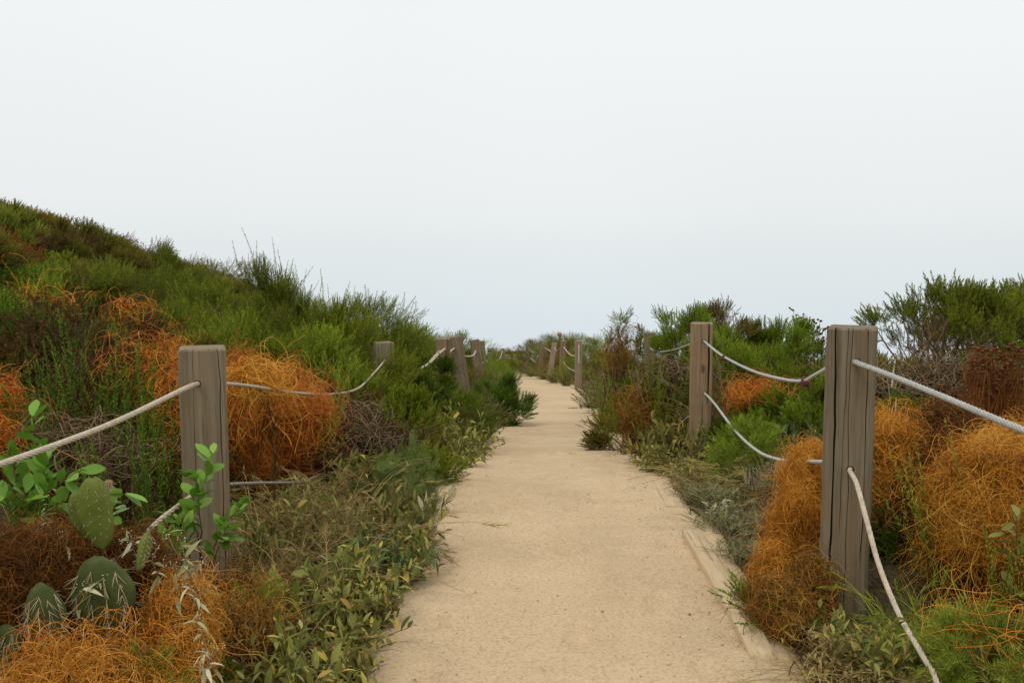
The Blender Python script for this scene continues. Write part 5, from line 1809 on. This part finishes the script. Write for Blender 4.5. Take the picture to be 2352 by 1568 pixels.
# white leaved plant trailing over the dodder beside the cactus
def trailing(label, stems, seed, mat='pale', leaf=.042, nl=6):
    g = np.random.default_rng(seed)
    org = P(*stems[0][0])
    org[2] = float(ter(org[0], org[1]))
    o = thing('trailing_plant', label, 'plant', org, 0, 'pale leaved plants')
    Gf, Gs = Geo(), Geo()
    for pts in stems:
        c, ln = spline([P(*q) - org for q in pts], 12)
        tubes(Gs, c, .0014, 4, .8)
        t = g.uniform(0, 1, nl) * 10.9
        i0 = t.astype(int)
        p = c[i0] + (c[np.minimum(i0 + 1, 11)] - c[i0]) * (t - i0)[:, None]
        d = norm(g.normal(size=(nl, 3)) + np.array([.3, -.6, .2]))
        scatter(Gf, LEAF_CURL, p, frame_up(d, g, .8), leaf * g.uniform(.5, 1.1, nl), g.uniform(.2, .9, nl))
        K = 7     # tiny flower buds in clusters at the tip
        q = c[-1] + g.normal(size=(K, 3)) * .009
        scatter(Gf, (V8, [F8], np.zeros(6)), q, frame(g.normal(size=(K, 3)), g), .0019, .9)
    link('leaves', Gf.mesh('leaves'), M[mat], o)
    link('stems', Gs.mesh('stems'), M['twig'], o)
    return o


trailing('white leaved plant with tiny buds trailing over the dodder beside the cactus', [
    [(440, 1400, 2.5), (410, 1330, 2.42), (395, 1290, 2.38)], [(440, 1420, 2.5), (440, 1330, 2.4), (412, 1240, 2.38)],
    [(450, 1460, 2.4), (455, 1400, 2.35), (430, 1330, 2.34)], [(470, 1540, 2.35), (470, 1480, 2.3), (450, 1420, 2.3)],
    [(480, 1560, 2.3), (490, 1530, 2.25), (470, 1480, 2.25)], [(330, 1330, 2.5), (310, 1270, 2.45), (295, 1220, 2.42)],
    [(370, 1330, 2.45), (350, 1290, 2.4), (360, 1260, 2.4)], [(430, 1300, 2.4), (400, 1260, 2.36), (385, 1225, 2.36)], [(470, 1440, 2.35), (450, 1380, 2.3), (470, 1350, 2.3)], [(490, 1570, 2.3), (475, 1530, 2.24), (500, 1490, 2.24)], [(340, 1290, 2.46), (320, 1250, 2.42), (290, 1240, 2.4)], [(400, 1380, 2.4), (420, 1340, 2.36), (460, 1290, 2.36)]], 3)
trailing('pale leaved sprigs poking out of the brown dodder mat left of the cactus', [
    [(120, 1290, 2.6), (105, 1250, 2.5), (95, 1200, 2.48)], [(150, 1300, 2.5), (150, 1260, 2.45), (140, 1225, 2.44)],
    [(220, 1400, 2.4), (215, 1360, 2.33), (230, 1330, 2.3)], [(200, 1420, 2.4), (180, 1390, 2.33), (190, 1350, 2.3)]], 4, leaf=.045, nl=4)

# ------------------------------------------------------------------ dried flower heads
def dried_flowers(label, px, yt, d, rpx, n, seed, hr=.008, green=False, spread=.6, mat='head'):
    g = np.random.default_rng(seed)
    top = P(px, yt, d)
    z0 = float(ter(top[0], top[1]))
    h = top[2] - z0
    r = rpx * d / F
    o = thing('dried_flower', label, 'dried flower', (top[0], top[1], z0), 0, 'dried flower stalks')
    Gs, Gh = Geo(), Geo()
    e = np.stack([g.uniform(-1, 1, n) * r, g.uniform(-1, 1, n) * r * .6, h * g.uniform(.72, 1.0, n)], -1)
    b = e * np.array([spread, spread, 0])
    branches(Gs, b, e, .0022 if n < 50 else .0012, g, 7, .06 if n < 50 else .12, (.1, .9), .6)
    for k in range(n):
        if k % 3 and n > 50:
            continue
        for j in range(g.integers(1, 4)):
            blob(Gh, e[k] + g.normal(size=3) * np.array([hr * 1.4, hr * 1.4, hr]), [hr, hr, hr * .7], int(g.integers(1, 99)), (7, 5), g.random())
    link('stalks', Gs.mesh('stalks'), M[mat], o)
    link('flower_heads', Gh.mesh('flower_heads'), M['head'], o)
    return o


dried_flowers('rust brown dried flower stalks crowded at the right edge above the dodder', 2300, 795, 4.3, 66, 420, 1, .0085, mat='rust')
S('dead1', 'rust', 2300, 822, 4.45, .17, 'soft rusty growth between the dried flower stalks at the right edge')
S('bony0', 'rust', 2300, 850, 4.5, .2, 'rusty stems filling the dried flower stalks at the right edge')
dried_flowers('thin stalks with dark seed heads on the skyline left of the big cracked post', 1880, 722, 8.2, 26, 16, 2, .012)
dried_flowers('dark seed heads beside the domed green shrub on the skyline', 1838, 706, 10.2, 16, 12, 3, .013)
dried_flowers('few dried brown flower heads low in front of the cactus', 285, 1480, 2.2, 36, 9, 4, .010, mat='rust')

# bare grey twig standing on the skyline
def bare_twig(label, px, yt, d, r, seed, n=7):
    g = np.random.default_rng(seed)
    top = P(px, yt, d)
    z0 = float(ter(top[0], top[1]))
    h = top[2] - z0
    o = thing('bare_twig', label, 'twig', (top[0], top[1], z0), 0, 'bare twigs')
    G = Geo()
    e = np.stack([g.normal(0, r, n), g.normal(0, r, n), h * g.uniform(.8, 1, n)], -1)
    c = branches(G, np.zeros((n, 3)), e, .007, g, 10, .08, (.6, 1), .35)
    for k in range(2):
        m = n * 6
        pk = g.integers(0, len(c), m)
        s0 = c[pk, g.integers(4, c.shape[1] - 1, m)]
        e0 = s0 + norm(g.normal(size=(m, 3)) + np.array([0, 0, 1.1])) * g.uniform(.08, .22, m)[:, None] * (1 if k == 0 else .5)
        c2 = branches(G, s0, e0, .0032 if k == 0 else .002, g, 10, .2, (.5, 1), .4)
        c = c2
        n = m // 6
    link('branch', G.mesh('branch'), M['twig'], o)
    return o


bare_twig('bare grey twig standing above the shrubs right of the highest green one', 1668, 655, 9.8, .10, 1)
bare_twig('pale forked branch in the thicket under the flat green crown', 2130, 800, 5.9, .30, 2, 9)
bare_twig('pale crooked branch left of the rust brown dried flowers', 2210, 830, 5.6, .30, 3, 9)
bare_twig('grey crooked stem right of the brown knotty post', 1660, 820, 6.6, .14, 4, 6)

# ------------------------------------------------------------------ shrubs filling the slopes on both sides and beyond
rf = random.Random(31)
rfn = np.random.default_rng(31)
placed = []
for k in range(420):
    Y = 9 + 40 * rf.random()
    left = rf.random() < .62
    u = 1.6 + 11 * rf.random()
    X = float(path_l(Y)) - u if left else float(path_r(Y)) + u
    if not left and (Y < 11 or u < 2.0):
        continue
    if left and u > 5.5 and Y > 12 and rf.random() < .6:
        continue
    if any((X - a) ** 2 + (Y - b) ** 2 < .55 for a, b in placed):
        continue
    h = rf.uniform(.35, .75) if left else rf.uniform(.5, .8)
    z = float(ter(X, Y))
    # keep the skyline of the photograph: nothing taller than the crest in front of it
    crest = CAMZ - (235 if not left else 205) / F * Y
    if left and X / Y > -.30 and z + h > crest:
        h = max(.2, crest - z)
    if not left:
        crest = CAMZ - 200 / F * Y
        if z + h > crest:
            h = max(.2, crest - z)
    placed.append((X, Y))
    if left and u > 4:
        h = rf.uniform(.14, .22)
    kind = rf.choice(['far0', 'far1'])
    mat = rf.choice(['sage', 'sage', 'sage_olive'] if left and u < 5 else ['sage_olive', 'sage_olive', 'sage_brown', 'sage_brown'] if left else ['sage', 'sage_olive', 'sage_olive'])
    shrub(kind, mat, X, Y, rf.uniform(.45, .85), h, 'low scrub bush scattered over the left hillside above the trail' if left else 'low scrub bush scattered over the slope right of the trail', 'scrub bushes filling the slopes')
    if len(placed) > 190:
        break

rg = random.Random(5)
for k in range(44):      # scrub beyond the edges of the view
    Y = rg.uniform(1.0, 9.0)
    left = k % 2 == 0
    X = -.60 * Y - rg.uniform(.9, 5.5) if left else .62 * Y + rg.uniform(.9, 5)
    if left and k % 4 == 0:
        Y = rg.uniform(5.0, 9.0)
        X = -rg.uniform(.36, .60) * Y
    shrub(rg.choice(['small0', 'small1', 'dead0', 'small2']), rg.choice(['sage', 'sage_dark', 'sage_olive', 'sage_brown']), X, Y, rg.uniform(.35, .6), rg.uniform(.25, .4) if abs(X) < .6 * Y else rg.uniform(.35, .7),
          'low scrub bush scattered over the left hillside above the trail' if left else 'low scrub bush scattered over the slope right of the trail', 'scrub bushes filling the slopes')

# hillside scrub: a close mat of small twiggy clumps
cl = Geo()
g = np.random.default_rng(77)
for k in range(12):
    d = norm(g.normal(size=3) + np.array([0, 0, .8]))
    L = g.uniform(.06, .16)
    tubes(cl, np.stack([np.zeros(3), d * L * .5 + g.normal(0, .01, 3), d * L]), np.array([[.004, .003, .0015]]), 3, g.uniform(.0, .25))
nl = 44
d = norm(g.normal(size=(nl, 3)) + np.array([0, 0, .6]))
LEAF_FLAT = (np.array([[0, 0, 0], [-.2, .5, .05], [0, 1, -.08], [.2, .5, .05]]), [np.array([[0, 1, 2, 3]])], np.zeros(4))
scatter(cl, LEAF_FLAT, d * g.uniform(.05, .16, nl)[:, None], frame_up(norm(g.normal(size=(nl, 3))), g, .6), g.uniform(.025, .045, nl), g.uniform(.35, .9, nl))
CL = (np.concatenate(cl.v), [np.concatenate(cl.f)], np.concatenate(cl.t))
G = Geo()
K = 21000
Y = 7 + 42 * g.random(K) ** 1.25
u = 2.0 + 26 * g.random(K) ** 1.3
X = path_l(Y) - u
Z = ter(X, Y)
keep = (X / Y > -.85)
X, Y, Z = X[keep], Y[keep], Z[keep]
# the bank beside and behind the viewer, and the ground right of the fence
n_ = 7500
Y2 = -5 + 14 * g.random(n_)
s_ = g.random(n_) < .6
X2 = np.where(s_, path_l(Y2) - 1.9 - 11 * g.random(n_), path_r(Y2) + 1.7 + 11 * g.random(n_))
k_ = (np.abs(X2) > np.where(Y2 > 4.0, np.where(s_, .20, .40), .53) * Y2 + .25) & (np.hypot(X2, Y2) > 2.0)
X, Y = np.concatenate([X, X2[k_]]), np.concatenate([Y, Y2[k_]])
Z = ter(X, Y)
patch = vnoise(X * .35, Y * .35, 55) + .5 * vnoise(X * 1.3, Y * 1.3, 56)
scatter(G, CL, np.stack([X, Y, Z + .02], -1), frame(np.array([[0, 0, 1.]] * len(X)) + g.normal(size=(len(X), 3)) * .25, g), g.uniform(.6, 1.35, len(X)) * (.7 + .018 * Y), patch * .45 + g.normal(0, .08, len(X)))
M['scrub'] = leaf_mat('hillside_scrub', [(0, (.075, .052, .032)), (.3, (.13, .10, .06)), (.5, (.12, .12, .035)), (.8, (.17, .19, .045)), (1, (.20, .21, .07))], rough=.7, trans=.15, hue=0, val=0)
tag(link('hillside_scrub', G.mesh('hillside_scrub'), M['scrub']), kind='stuff')

# ground litter and low dry growth between the shrubs
G = Geo()
g = np.random.default_rng(88)
K = 30000
side = g.random(K) < .5
Y = 1.2 + 16 * g.random(K) ** 1.7
u = np.abs(g.normal(0, .9, K)) ** 1.2 + .10
X = np.where(side, path_l(Y) - u + .05, path_r(Y) + u - .02)
keep = np.where(side, True, ~((Y < 4.3) & (u < .20)))
X, Y = X[keep], Y[keep]
base = np.stack([X, Y, ter(X, Y)], -1)
K = len(X)
Pts = blade_paths(g, base, g.uniform(.03, .13, K), g.uniform(.2, 2.2, K), g.uniform(0, .8, K), 4)
ribbons(G, Pts, g.uniform(.002, .006, K), g, g.random(K))
M['litter'] = leaf_mat('ground_litter', [(0, (.05, .03, .014)), (.4, (.12, .078, .034)), (.7, (.22, .155, .065)), (.85, (.12, .13, .03)), (1, (.30, .23, .11))], rough=.8, trans=.1, hue=0, val=0, patch=.3)
tag(link('leaf_litter', G.mesh('leaf_litter'), M['litter']), kind='stuff')
